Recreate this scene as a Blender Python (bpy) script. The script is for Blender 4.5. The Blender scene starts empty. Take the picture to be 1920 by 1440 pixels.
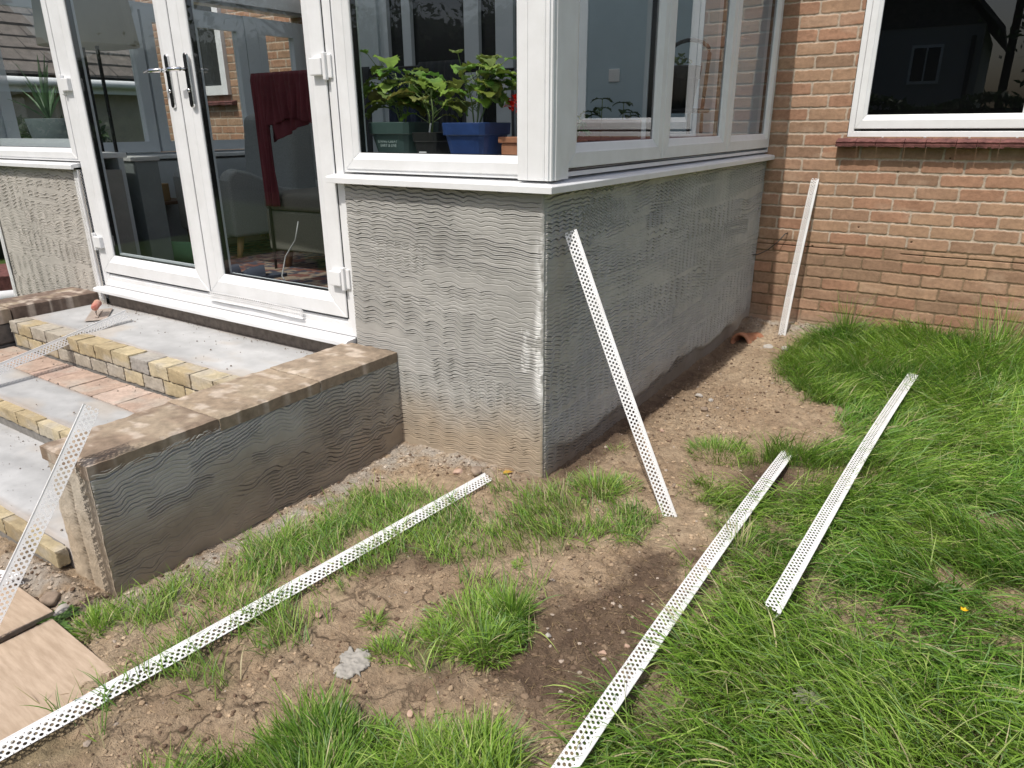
import bpy, bmesh, math, random
import numpy as np
from mathutils import Vector, Matrix, Euler
R = math.radians
scene = bpy.context.scene
col = scene.collection

# ------------------------------------------------------------------ camera
cam = bpy.data.objects.new("camera", bpy.data.cameras.new("camera"))
col.objects.link(cam)
yaw, pit, rol = 0.588905858, 0.349645698, -0.00730627914
F = Vector((-math.sin(yaw)*math.cos(pit), math.cos(yaw)*math.cos(pit), -math.sin(pit)))
R0 = Vector((math.cos(yaw), math.sin(yaw), 0.0)); U0 = R0.cross(F)
RR = R0*math.cos(rol) + U0*math.sin(rol); UU = -R0*math.sin(rol) + U0*math.cos(rol)
M = Matrix(((RR.x, UU.x, -F.x), (RR.y, UU.y, -F.y), (RR.z, UU.z, -F.z))).to_4x4()
M.translation = Vector((1.323, -2.206, 1.345))
cam.matrix_world = M
cam.data.sensor_width = 36.0
cam.data.lens = 36.0*1330.14/1920.0
cam.data.clip_start = 0.05; cam.data.clip_end = 600
scene.camera = cam

# ------------------------------------------------------------------ light
SUN_EL, SUN_AZ = R(59.5), 0.045          # light travels towards +y and slightly +x
world = bpy.data.worlds.new("World"); scene.world = world; world.use_nodes = True
wn = world.node_tree; bg = wn.nodes["Background"]
sky = wn.nodes.new("ShaderNodeTexSky"); sky.sky_type = 'NISHITA'; sky.sun_disc = False
sky.sun_elevation = SUN_EL; sky.sun_rotation = math.pi + SUN_AZ
sky.air_density = 1.0; sky.dust_density = 4.0; sky.ozone_density = 1.0
wn.links.new(sky.outputs[0], bg.inputs[0]); bg.inputs[1].default_value = 0.15
sd = bpy.data.lights.new("sun", 'SUN'); sd.energy = 3.9; sd.angle = R(0.55); sd.color = (1.0, 0.955, 0.89)
sun = bpy.data.objects.new("sun", sd); col.objects.link(sun)
ldir = Vector((math.sin(SUN_AZ)*math.cos(SUN_EL), math.cos(SUN_AZ)*math.cos(SUN_EL), -math.sin(SUN_EL)))
sun.rotation_euler = ldir.to_track_quat('-Z', 'Y').to_euler(); sun.location = (0, -4, 8)
vs = scene.view_settings
vs.view_transform = 'Standard'; vs.look = 'None'; vs.gamma = 1.0; vs.exposure = -0.12; vs.use_curve_mapping = False
scene.cycles.max_bounces = 8; scene.cycles.transparent_max_bounces = 24
scene.cycles.sample_clamp_indirect = 6.0

# ------------------------------------------------------------------ helpers
def tag(o, label=None, cat=None, group=None, kind=None):
    if label: o["label"] = label
    if cat: o["category"] = cat
    if group: o["group"] = group
    if kind: o["kind"] = kind
    return o
def empty(name, loc=(0, 0, 0), rz=0.0):
    o = bpy.data.objects.new(name, None); col.objects.link(o)
    o.location = loc; o.rotation_euler = (0, 0, rz); o.empty_display_size = 0.1
    return o
def link(name, me, m, parent=None):
    if m is not None: me.materials.append(m)
    o = bpy.data.objects.new(name, me); col.objects.link(o)
    if parent is not None: o.parent = parent
    return o
def np_mesh(name, verts, faces, smooth=False, colors=None, attrs=None):
    """verts (n,3); faces list of int arrays (k,m)"""
    me = bpy.data.meshes.new(name)
    verts = np.asarray(verts, dtype=np.float32)
    me.vertices.add(len(verts)); me.vertices.foreach_set("co", verts.ravel())
    if not isinstance(faces, list): faces = [faces]
    faces = [np.asarray(f, dtype=np.int32) for f in faces if len(f)]
    nl = sum(f.size for f in faces); npol = sum(len(f) for f in faces)
    me.loops.add(nl); me.polygons.add(npol)
    me.loops.foreach_set("vertex_index", np.concatenate([f.ravel() for f in faces]))
    sizes = np.concatenate([np.full(len(f), f.shape[1], np.int32) for f in faces])
    starts = np.concatenate([[0], np.cumsum(sizes)[:-1]]).astype(np.int32)
    me.polygons.foreach_set("loop_start", starts)
    me.polygons.foreach_set("use_smooth", np.full(npol, smooth))
    if colors is not None:
        a = me.attributes.new("Col", 'FLOAT_COLOR', 'POINT')
        c = np.ones((len(verts), 4), np.float32); c[:, :colors.shape[1]] = colors
        a.data.foreach_set("color", c.ravel())
    for k, v in (attrs or {}).items():
        a = me.attributes.new(k, 'FLOAT', 'POINT'); a.data.foreach_set("value", np.asarray(v, np.float32).ravel())
    me.update(calc_edges=True); me.validate()
    return me
class MB:
    def __init__(s): s.v = []; s.f = []
    def add(s, vs, fs):
        b = len(s.v); s.v += [tuple(v) for v in vs]; s.f += [tuple(b+i for i in f) for f in fs]
    def box(s, x0, x1, y0, y1, z0, z1, M=None):
        vs = [Vector((x, y, z)) for x in (x0, x1) for y in (y0, y1) for z in (z0, z1)]
        if M is not None: vs = [M @ v for v in vs]
        s.add(vs, [(0,1,3,2),(4,6,7,5),(0,4,5,1),(2,3,7,6),(0,2,6,4),(1,5,7,3)])
        return s
    def prism(s, pts, axis, a, b):
        """closed polygon pts (2D) extruded along axis from a to b"""
        def P(p, t): return {'x': (t, p[0], p[1]), 'y': (p[0], t, p[1]), 'z': (p[0], p[1], t)}[axis]
        n = len(pts)
        s.add([P(p, a) for p in pts]+[P(p, b) for p in pts],
              [tuple(range(n))[::-1], tuple(range(n, 2*n))]+[(i, (i+1) % n, n+(i+1) % n, n+i) for i in range(n)])
        return s
    def tube(s, path, r, n=8, closed=False):
        path = [Vector(p) for p in path]; m = len(path); base = len(s.v); rs = r if isinstance(r, (list, tuple)) else [r]*m
        up = Vector((0, 0, 1))
        for i, p in enumerate(path):
            d = (path[min(i+1, m-1)]-path[max(i-1, 0)]).normalized()
            a = d.cross(up)
            if a.length < 1e-3: a = d.cross(Vector((1, 0, 0)))
            a.normalize(); b = d.cross(a)
            for k in range(n):
                t = 2*math.pi*k/n; s.v.append(tuple(p+(a*math.cos(t)+b*math.sin(t))*rs[i]))
        for i in range(m-1):
            for k in range(n):
                s.f.append((base+i*n+k, base+i*n+(k+1) % n, base+(i+1)*n+(k+1) % n, base+(i+1)*n+k))
        s.f.append(tuple(base+k for k in range(n))[::-1]); s.f.append(tuple(base+(m-1)*n+k for k in range(n)))
        return s
    def lathe(s, prof, cx=0, cy=0, n=24, sq=None):
        """prof [(r,z)]; sq: superellipse exponent for squarish pots"""
        base = len(s.v)
        for r, z in prof:
            for k in range(n):
                t = 2*math.pi*k/n; c, q = math.cos(t), math.sin(t)
                if sq: 
                    m = (abs(c)**sq+abs(q)**sq)**(-1/sq); c *= m; q *= m
                s.v.append((cx+r*c, cy+r*q, z))
        for i in range(len(prof)-1):
            for k in range(n):
                s.f.append((base+i*n+k, base+i*n+(k+1) % n, base+(i+1)*n+(k+1) % n, base+(i+1)*n+k))
        s.f.append(tuple(base+k for k in range(n))[::-1]); s.f.append(tuple(base+(len(prof)-1)*n+k for k in range(n)))
        return s
    def build(s, name, m, parent=None, smooth=False, bevel=0, seg=2, sub=0, loc=None):
        me = bpy.data.meshes.new(name); me.from_pydata(s.v, [], s.f)
        bm = bmesh.new(); bm.from_mesh(me); bmesh.ops.recalc_face_normals(bm, faces=bm.faces); bm.to_mesh(me); bm.free()
        if smooth:
            for p in me.polygons: p.use_smooth = True
        o = link(name, me, m, parent)
        if bevel:
            b = o.modifiers.new("bevel", 'BEVEL'); b.width = bevel; b.segments = seg; b.limit_method = 'ANGLE'; b.angle_limit = R(40)
        if sub:
            b = o.modifiers.new("sub", 'SUBSURF'); b.levels = sub; b.render_levels = sub
        if loc: o.location = loc
        return o

# ---- numpy value noise
_rng = np.random.RandomState(7)
_T = _rng.rand(256, 256).astype(np.float32)
def vnoise(x, y, seed=0):
    x = x+seed*17.31; y = y+seed*9.73
    xi = np.floor(x).astype(int); yi = np.floor(y).astype(int); fx = x-xi; fy = y-yi
    fx = fx*fx*(3-2*fx); fy = fy*fy*(3-2*fy)
    a = _T[xi & 255, yi & 255]; b = _T[(xi+1) & 255, yi & 255]; c = _T[xi & 255, (yi+1) & 255]; d = _T[(xi+1) & 255, (yi+1) & 255]
    return (a*(1-fx)+b*fx)*(1-fy)+(c*(1-fx)+d*fx)*fy
def fbm(x, y, seed=0, o=4, g=0.5):
    s = 0; a = 1; t = 0
    for i in range(o):
        s = s+a*vnoise(x*2**i, y*2**i, seed+i); t += a; a *= g
    return s/t
def sstep(a, b, x):
    t = np.clip((x-a)/(b-a), 0, 1); return t*t*(3-2*t)
def hf(name, us, vs_, org, ud, vd, nd, H, mat, parent=None, colors=None, keep=None, attrs=None, smooth=True):
    """height field on a (us x vs) grid; H along nd"""
    Ug, Vg = np.meshgrid(us, vs_, indexing='ij')
    P = np.array(org)[None, None, :]+Ug[..., None]*np.array(ud)+Vg[..., None]*np.array(vd)+H[..., None]*np.array(nd)
    nu, nv = Ug.shape
    idx = np.arange(nu*nv).reshape(nu, nv)
    f = np.stack([idx[:-1, :-1], idx[1:, :-1], idx[1:, 1:], idx[:-1, 1:]], -1).reshape(-1, 4)
    if keep is not None:
        k = (keep[:-1, :-1] & keep[1:, :-1] & keep[1:, 1:] & keep[:-1, 1:]).ravel(); f = f[k]
    n = np.cross(ud, vd)
    if np.dot(n, nd) < 0: f = f[:, ::-1]
    me = np_mesh(name, P.reshape(-1, 3), f, smooth, None if colors is None else colors.reshape(-1, colors.shape[-1]),
                 {k: v.ravel() for k, v in (attrs or {}).items()})
    return link(name, me, mat, parent)

# ---- materials
def mat(name, colour=(0.5, 0.5, 0.5), rough=0.6, var=0.0, vscale=8.0, bump=0.0, bscale=60.0, metallic=0.0, spec=0.5,
        attr=False, colour2=None, coat=0.0, translucent=0.0, bdist=0.002):
    m = bpy.data.materials.new(name); m.use_nodes = True
    nt = m.node_tree; n = nt.nodes; l = nt.links; p = n["Principled BSDF"]
    p.inputs["Roughness"].default_value = rough; p.inputs["Metallic"].default_value = metallic
    p.inputs["Specular IOR Level"].default_value = spec; p.inputs["Coat Weight"].default_value = coat
    tc = n.new("ShaderNodeTexCoord"); base = None
    if attr:
        a = n.new("ShaderNodeAttribute"); a.attribute_name = "Col"; base = a.outputs["Color"]
    if var or colour2 is not None:
        nz = n.new("ShaderNodeTexNoise"); nz.inputs["Scale"].default_value = vscale; nz.inputs["Detail"].default_value = 6
        nz.inputs["Roughness"].default_value = 0.62
        l.new(tc.outputs["Object"], nz.inputs["Vector"])
        if attr:
            mr = n.new("ShaderNodeMapRange"); mr.inputs[1].default_value = 0.3; mr.inputs[2].default_value = 0.7
            mr.inputs[3].default_value = 1-var; mr.inputs[4].default_value = 1+var; l.new(nz.outputs[0], mr.inputs[0])
            mx = n.new("ShaderNodeVectorMath"); mx.operation = 'SCALE'; l.new(base, mx.inputs[0]); l.new(mr.outputs[0], mx.inputs["Scale"]); base = mx.outputs[0]
        else:
            cr = n.new("ShaderNodeValToRGB"); cr.color_ramp.elements[0].position = 0.32; cr.color_ramp.elements[1].position = 0.68
            c2 = colour2 if colour2 is not None else tuple(min(1, c*(1+var)) for c in colour)
            c1 = colour if colour2 is not None else tuple(c*(1-var) for c in colour)
            cr.color_ramp.elements[0].color = (*c1, 1); cr.color_ramp.elements[1].color = (*c2, 1)
            l.new(nz.outputs[0], cr.inputs[0]); base = cr.outputs[0]
    if base is not None: l.new(base, p.inputs["Base Color"])
    else: p.inputs["Base Color"].default_value = (*colour, 1)
    if bump:
        b1 = n.new("ShaderNodeTexNoise"); b1.inputs["Scale"].default_value = bscale; b1.inputs["Detail"].default_value = 8; b1.inputs["Roughness"].default_value = 0.65
        l.new(tc.outputs["Object"], b1.inputs["Vector"])
        bp = n.new("ShaderNodeBump"); bp.inputs["Strength"].default_value = bump; bp.inputs["Distance"].default_value = bdist
        l.new(b1.outputs[0], bp.inputs["Height"]); l.new(bp.outputs[0], p.inputs["Normal"])
    if translucent:
        tr = n.new("ShaderNodeBsdfTranslucent"); ms = n.new("ShaderNodeMixShader"); ms.inputs[0].default_value = translucent
        if base is not None: l.new(base, tr.inputs[0])
        else: tr.inputs[0].default_value = (*colour, 1)
        out = n["Material Output"]; l.new(p.outputs[0], ms.inputs[1]); l.new(tr.outputs[0], ms.inputs[2]); l.new(ms.outputs[0], out.inputs[0])
    return m
def glass_mat(name, tint=(0.86, 0.89, 0.88), r0=0.055):
    m = bpy.data.materials.new(name); m.use_nodes = True
    nt = m.node_tree; n = nt.nodes; l = nt.links; n.remove(n["Principled BSDF"])
    lw_ = n.new("ShaderNodeLayerWeight"); lw_.inputs[0].default_value = 0.5
    pw = n.new("ShaderNodeMath"); pw.operation = 'POWER'; pw.inputs[1].default_value = 4.2; l.new(lw_.outputs["Facing"], pw.inputs[0])
    fr = n.new("ShaderNodeMath"); fr.operation = 'MULTIPLY_ADD'; fr.use_clamp = True; fr.inputs[1].default_value = 1-r0; fr.inputs[2].default_value = r0; l.new(pw.outputs[0], fr.inputs[0])
    t = n.new("ShaderNodeBsdfTransparent"); t.inputs[0].default_value = (*tint, 1)
    g = n.new("ShaderNodeBsdfGlossy"); g.inputs["Roughness"].default_value = 0.0; g.inputs[0].default_value = (0.95, 0.97, 1, 1)
    ms = n.new("ShaderNodeMixShader"); l.new(fr.outputs[0], ms.inputs[0]); l.new(t.outputs[0], ms.inputs[1]); l.new(g.outputs[0], ms.inputs[2])
    l.new(ms.outputs[0], n["Material Output"].inputs[0]); return m

m_upvc = mat("upvc", (0.72, 0.725, 0.725), 0.34, colour2=(0.80, 0.81, 0.82), vscale=7, bump=0.08, bscale=240)
m_upvc_shade = mat("upvc_shaded", (0.62, 0.66, 0.70), 0.4)  # same white uPVC, greyed and blued to carry the shade indoors
m_rubber = mat("rubber", (0.008, 0.008, 0.009), 0.45)
m_glass = glass_mat("glass")
m_glass_b = glass_mat("glass_side", (0.86, 0.88, 0.88), 0.13)
m_glass_c = glass_mat("glass_dark", (0.6, 0.62, 0.62), 0.075)
m_plaster = mat("scratch_render", rough=0.93, attr=True, var=0.07, vscale=14, bump=0.35, bscale=420, spec=0.2, bdist=0.001)
m_brick = mat("brick", rough=0.92, attr=True, var=0.16, vscale=40, bump=0.6, bscale=160, spec=0.2, bdist=0.003)
m_pvcb = mat("bead_pvc", (0.70, 0.70, 0.69), 0.42, colour2=(0.84, 0.84, 0.845), vscale=13)
m_dark = mat("dark_void", (0.012, 0.013, 0.013), 0.9)
m_chrome = mat("chrome", (0.75, 0.75, 0.76), 0.12, metallic=1.0)
m_black = mat("black_gloss", (0.012, 0.012, 0.013), 0.25)
m_tile_red = mat("sill_tile", (0.075, 0.024, 0.021), 0.8, colour2=(0.19, 0.075, 0.065), vscale=22, bump=0.8, bscale=90, bdist=0.004)
m_conc = mat("smooth_concrete", (0.36, 0.37, 0.38), 0.75, colour2=(0.54, 0.54, 0.53), vscale=5, bump=0.25, bscale=60)
m_roughconc = mat("rough_concrete", (0.14, 0.115, 0.095), 0.95, colour2=(0.25, 0.21, 0.175), vscale=30, bump=1.0, bscale=150, bdist=0.004)
m_cop = mat("coping", rough=0.9, attr=True, var=0.22, vscale=35, bump=0.8, bscale=220, spec=0.2, bdist=0.003)

# ------------------------------------------------------------------ constants of the place
L = 2.83            # depth of the extension (plane of the brick house wall)
ZS = 1.11           # top of the rendered dwarf walls
XL = -4.42          # left side of the extension
DX0, DX1 = -3.158, -1.006   # door opening

# ================================================================== ground
def soil_h(x, y):
    base = (fbm(x*1.7+3, y*1.7, 1, 3)-0.5)*0.035
    mid = (fbm(x*9, y*9, 5, 4)-0.5)*0.026
    fine = (fbm(x*34, y*34, 9, 3)-0.5)*0.020*(0.5+1.2*vnoise(x*3, y*3, 6))
    h = base+mid+fine
    # drop towards the low garden wall and the boards
    h = h-0.05*sstep(-0.25, -0.85, x)*sstep(0.2, -0.3, y)
    # rubble heap at the inner corner of the brick wall
    h = h+0.055*np.exp(-((x-0.42)/0.38)**2-((y-2.78)/0.16)**2)+0.05*np.exp(-((x-0.02)/0.10)**2-((y-2.70)/0.16)**2)
    # little trench along the side wall
    h = h-0.03*np.exp(-((x-0.05)/0.06)**2)*sstep(-0.1, 0.3, y)*sstep(2.6, 2.2, y)
    # shallow dip
    h = h-0.02*np.exp(-((x-0.50)/0.13)**2-((y-0.95)/0.10)**2)
    h = h+0.045*np.exp(-((x+1.12)/0.32)**2-((y+1.425)/0.045)**2)
    # rough clods by the wall foot
    rub = np.exp(-((x+0.35)/0.35)**2-((y+0.12)/0.14)**2)+0.8*np.exp(-((x-0.22)/0.25)**2-((y-1.1)/0.45)**2)+0.9*np.exp(-((x-0.4)/0.4)**2-((y-2.7)/0.2)**2)
    rub = rub+0.9*np.exp(-((x+1.0)/0.35)**2-((y+1.42)/0.06)**2)
    h = h+rub*(np.abs(fbm(x*26, y*26, 13, 4)-0.5))*0.07
    return h
def in_poly(x, y, poly):
    ins = np.zeros(x.shape, bool); n = len(poly)
    for i in range(n):
        x1, y1 = poly[i]; x2, y2 = poly[(i+1) % n]
        c = ((y1 > y) != (y2 > y)) & (x < (x2-x1)*(y-y1)/(y2-y1+1e-12)+x1); ins ^= c
    return ins
G1 = [(-0.73,-1.49),(-0.64,-1.36),(-0.55,-1.10),(-0.60,-0.75),(-0.54,-0.45),(-0.29,-0.39),(-0.17,-0.28),(0.06,-0.01),(0.28,-0.02),(0.55,-0.07),(0.44,-0.26),(0.14,-0.54),(-0.11,-0.72),(-0.19,-0.93),(-0.05,-1.10),(-0.09,-1.38),(-0.18,-1.50),(-0.29,-1.62),(-0.31,-1.48),(-0.52,-1.49)]
G2 = [(-0.52,-1.83),(-0.43,-1.73),(-0.32,-1.68),(-0.31,-1.78),(-0.16,-1.68),(-0.15,-1.75),(-0.27,-1.92)]
G3 = [(0.19,-0.98),(0.20,-0.71),(0.34,-0.65),(0.45,-0.74),(0.44,-0.90),(0.39,-1.03),(0.29,-1.08),(0.20,-1.06)]
G4 = [(0.0,-1.95),(0.12,-1.56),(0.17,-1.44),(0.26,-1.34),(0.42,-1.25),(0.60,-1.20),(0.74,-1.32),(1.0,-1.6),(1.0,-2.3),(0,-2.3)]
G5 = [(0.80,-1.22),(0.77,-0.86),(0.84,-0.62),(0.82,-0.39),(0.78,-0.03),(0.58,0.20),(0.85,0.45),(0.59,0.54),(0.57,0.68),(0.91,0.96),(0.93,1.38),(0.61,1.57),(0.41,1.91),(0.39,2.40),(0.55,2.80),(1.01,2.80),(1.66,2.82),(3.4,2.82),(3.4,-2.3),(1.0,-2.3)]
BARE = [(1.52,0.58,0.12,0.10),(1.43,0.11,0.06,0.07),(1.60,0.07,0.09,0.09),(0.77,0.47,0.10,0.15),(1.75,0.9,0.1,0.2)]
DARK1 = [(0.41,-1.09),(0.44,-0.89),(0.46,-0.62),(0.55,-0.37),(0.67,-0.17),(0.78,-0.28),(0.85,-0.62),(0.80,-0.99),(0.71,-1.12),(0.55,-1.06)]
DARK2 = [(-0.31,-0.81),(-0.11,-0.60),(0.06,-0.61),(0.06,-0.75),(-0.09,-0.88)]
def poly_soft(x, y, poly, w=0.05, seed=0):
    acc = 0
    n1 = fbm(x*8, y*8, 31+seed, 3)-0.5; n2 = fbm(x*8, y*8, 41+seed, 3)-0.5
    for jx, jy in ((0, 0), (0.6, 0.4), (-0.5, 0.6), (0.4, -0.7), (-0.7, -0.4)):
        acc = acc+in_poly(x+n1*w*4+jx*w, y+n2*w*4+jy*w, poly)
    return acc/5.0
def grass_density(x, y):
    d = np.zeros(x.shape)
    for p, k, w in ((G1, 0.62, 0.045), (G2, 0.35, 0.045), (G3, 0.75, 0.05), (G4, 0.9, 0.05), (G5, 1.0, 0.085)):
        d = np.maximum(d, poly_soft(x, y, p, w)**1.5*k)
    for bx, by, rx, ry in BARE:
        q = ((x-bx)/rx)**2+((y-by)/ry)**2+(fbm(x*14, y*14, 3, 3)-0.5)*1.3
        d = d*np.clip((q-0.55)/0.8, 0.04, 1)
    # thin patches in the strip by the low wall
    strip = in_poly(x, y, G1)
    d = np.where(strip, d*np.clip((fbm(x*7, y*7, 77, 3)-0.33)*5, 0.08, 1), d)
    edge = (x > 0.5) & (y < 1.3)
    d = np.where(edge, d*np.clip((fbm(x*4, y*4, 57, 3)-0.25)*5, 0.25, 1), d)
    return d
gx = np.concatenate([-np.geomspace(90, 1.62, 26), np.arange(-1.6, 2.6, 0.009), np.geomspace(2.65, 90, 26)])
gy = np.concatenate([-np.geomspace(90, 2.35, 26), np.arange(-2.3, 2.9, 0.009), np.geomspace(2.95, 90, 26)])
X, Y = np.meshgrid(gx, gy, indexing='ij')
H = soil_h(X, Y)
near = sstep(4.0, 2.8, np.abs(X))*sstep(4.2, 3.0, np.abs(Y))
H = H*near
inside_ext = (X < -0.04) & (X > -6) & (Y > 0.04)
H = np.where(inside_ext, -0.1, H)
tone = fbm(X*3.1, Y*3.1, 21, 4); t2 = fbm(X*22, Y*22, 25, 4); t3 = fbm(X*60, Y*60, 29, 2)
dry = np.array([0.455, 0.355, 0.245]); mids = np.array([0.305, 0.222, 0.146]); drk = np.array([0.082, 0.054, 0.038])
cf = np.clip((tone-0.36)*3.2, 0, 1)[..., None]*0.6+np.clip((t2-0.3)*2.2, 0, 1)[..., None]*0.4
C = mids*(1-cf)+dry*cf
C = C*(0.8+0.4*t3[..., None])
dk = np.maximum(0.85*poly_soft(X, Y, DARK1, 0.08, 2)*np.clip(0.85+(t2-0.4), 0, 1), poly_soft(X, Y, DARK2, 0.05, 3)*0.6)
dk = np.maximum(dk, np.exp(-(((X-0.77)/0.13)**2+((Y-0.47)/0.2)**2)**2)*0.9)
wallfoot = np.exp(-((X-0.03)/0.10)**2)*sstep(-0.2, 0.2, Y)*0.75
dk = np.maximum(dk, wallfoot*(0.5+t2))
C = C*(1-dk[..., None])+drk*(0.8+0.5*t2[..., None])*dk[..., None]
gd = grass_density(X, Y)
C = C*(1-0.75*gd[..., None])+np.array([0.10, 0.125, 0.040])*0.75*gd[..., None]
# mortar dust beside the low wall and in the corner
dust = np.exp(-((X+0.66)/0.09)**2)*sstep(0.1, -0.1, Y)*sstep(-1.5, -1.3, Y)+np.exp(-((X+0.42)/0.3)**2-((Y+0.06)/0.09)**2)+np.exp(-((X-0.3)/0.35)**2-((Y-2.74)/0.13)**2)+np.exp(-((X+1.05)/0.3)**2-((Y+1.44)/0.06)**2)
dust = np.clip(dust, 0, 1)[..., None]*np.clip((t2-0.25)*2.5, 0, 1)[..., None]
C = C*(1-dust)+np.array([0.40, 0.36, 0.31])*dust
far = ((np.abs(X) > 3.0) | (Y < -2.6))
C = np.where(far[..., None], np.array([0.06, 0.10, 0.025]), C)
crack = np.exp(-((X-0.0)/0.45)**2-((Y+1.35)/0.45)**2)*(1-gd)*(1-dk)
crack = crack+0.5*np.exp(-((X-0.1)/0.2)**2-((Y+0.85)/0.2)**2)*(1-gd)
m_soil = mat("soil", rough=0.96, attr=True, var=0.22, vscale=55, bump=1.0, bscale=110, spec=0.15, bdist=0.014)
nt = m_soil.node_tree; n = nt.nodes; l = nt.links; p = n["Principled BSDF"]
vo = n.new("ShaderNodeTexVoronoi"); vo.feature = 'DISTANCE_TO_EDGE'; vo.inputs["Scale"].default_value = 6.5
tcn = [q for q in n if q.type == 'TEX_COORD'][0]; nzw = n.new("ShaderNodeTexNoise"); nzw.inputs["Scale"].default_value = 16
l.new(tcn.outputs["Object"], nzw.inputs["Vector"]); wv = n.new("ShaderNodeVectorMath"); wv.operation = 'MULTIPLY_ADD'
wv.inputs[1].default_value = (0.09, 0.09, 0.09); l.new(nzw.outputs["Color"], wv.inputs[0]); l.new(tcn.outputs["Object"], wv.inputs[2]); l.new(wv.outputs[0], vo.inputs["Vector"])
ca = n.new("ShaderNodeAttribute"); ca.attribute_name = "crack"
mr = n.new("ShaderNodeMapRange"); mr.inputs[1].default_value = 0.0; mr.inputs[2].default_value = 0.045; mr.inputs[3].default_value = 1; mr.inputs[4].default_value = 0; l.new(vo.outputs[0], mr.inputs[0])
nz2 = n.new("ShaderNodeTexNoise"); nz2.inputs["Scale"].default_value = 7; l.new(tcn.outputs["Object"], nz2.inputs["Vector"])
mr2 = n.new("ShaderNodeMapRange"); mr2.inputs[1].default_value = 0.42; mr2.inputs[2].default_value = 0.52; l.new(nz2.outputs[0], mr2.inputs[0])
mu = n.new("ShaderNodeMath"); mu.operation = 'MULTIPLY'; l.new(mr.outputs[0], mu.inputs[0]); l.new(ca.outputs["Fac"], mu.inputs[1])
mu2 = n.new("ShaderNodeMath"); mu2.operation = 'MULTIPLY'; mu2.use_clamp = True; l.new(mu.outputs[0], mu2.inputs[0]); l.new(mr2.outputs[0], mu2.inputs[1])
mixc = n.new("ShaderNodeMixRGB"); mixc.inputs[2].default_value = (0.03, 0.02, 0.014, 1); l.new(mu2.outputs[0], mixc.inputs[0])
prev = p.inputs["Base Color"].links[0].from_socket; l.new(prev, mixc.inputs[1]); l.new(mixc.outputs[0], p.inputs["Base Color"])
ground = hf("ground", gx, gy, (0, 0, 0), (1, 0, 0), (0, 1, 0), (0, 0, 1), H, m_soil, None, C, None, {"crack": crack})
tag(ground, kind="structure")
def gh(x, y): return float(soil_h(np.array([x]), np.array([y]))[0])

# ================================================================== combed render (scratch coat)
def comb(us, vs_, strokes, seed=1, fine=0.0006):
    Ug, Vg = np.meshgrid(us, vs_, indexing='ij')
    Hh = np.zeros(Ug.shape, np.float32); rs = random.Random(seed)
    for k, s in enumerate(strokes):
        u0, u1, vc, half, sp, amp, wl, slope, dep = s
        ph = rs.random()*7
        wlv = wl; ph = ph+1.5*fbm(Ug*2.6, Vg*1.2+k*2.7, 60+k, 2)
        w = 0.45*(np.abs(np.sin(math.pi*(Ug/wlv+ph)))-0.5)*2*0.5+0.32*np.sin(2*math.pi*(Ug/wlv+ph)-1.57)
        w = w+0.35*np.sin(2*math.pi*(Ug/(wl*0.47)+ph*3))*(vnoise(Ug*4, Ug*0, 70+k)-0.3)
        ampv = amp*(0.25+1.35*vnoise(Ug*2.2, Vg*1.5+k, 80+k))
        path = vc+slope*(Ug-u0)+ampv*w+(fbm(Ug*2.2, Ug*0+3.3*k, 90+k, 2)-0.5)*0.05
        path = path+(fbm(Ug*40, Vg*60, 33+k, 2)-0.5)*0.006
        d = (Vg-path)
        t = d/sp; idx = np.round(t); fr = (t-idx)*sp
        idx = np.clip(idx, -int(half/sp), int(half/sp))
        msk = sstep(half+0.004, half-0.004, np.abs(d))*sstep(u0-0.01, u0+0.02, Ug)*sstep(u1+0.01, u1-0.02, Ug)
        ten = sstep(0.18, 0.50, fbm(Ug*2.8+idx*5.13, idx*13.7+Vg*0+k*3.1, 50+k, 3))*(0.6+0.7*vnoise(idx*7.7, Vg*0+k*2.0, 44))
        ten = ten*(0.30+0.95*sstep(0.26, 0.50, fbm(Ug*2.3, Vg*4.0, 140+k, 2)))
        gw_ = 0.0013+0.0010*vnoise(Ug*6+idx*3.3, idx*2.1, 66); g = np.exp(-(fr/gw_)**4); br = np.exp(-((fr+0.0042)/0.0020)**2); lip = np.exp(-((fr-0.0034)/0.0012)**2)
        Hh = Hh*(1-0.75*msk)+msk*ten*dep*(-2.1*g+0.34*br+0.26*lip)
    Hh = Hh+(fbm(Ug*7, Vg*7, seed+5, 3)-0.5)*0.004+(fbm(Ug*60, Vg*60, seed+8, 3)-0.5)*fine*2
    return Ug, Vg, Hh
def wall_colour(Ug, Vg, base, mud, mudz, seed):
    n1 = fbm(Ug*3, Vg*3, seed, 4); n2 = fbm(Ug*14, Vg*18, seed+4, 3)
    c = np.array(base)*(0.86+0.28*n1[..., None])
    c = c*(0.94+0.12*n2[..., None])
    mm = sstep(mudz+0.18, mudz-0.08, Vg+(n1-0.5)*0.25)[..., None]
    return c*(1-0.85*mm)+np.array(mud)*0.85*mm*(0.85+0.3*n2[..., None])
conserv = empty("conservatory", (0, 0, 0)); tag(conserv, "white framed conservatory standing on grey combed render dwarf walls", "conservatory")

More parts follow.
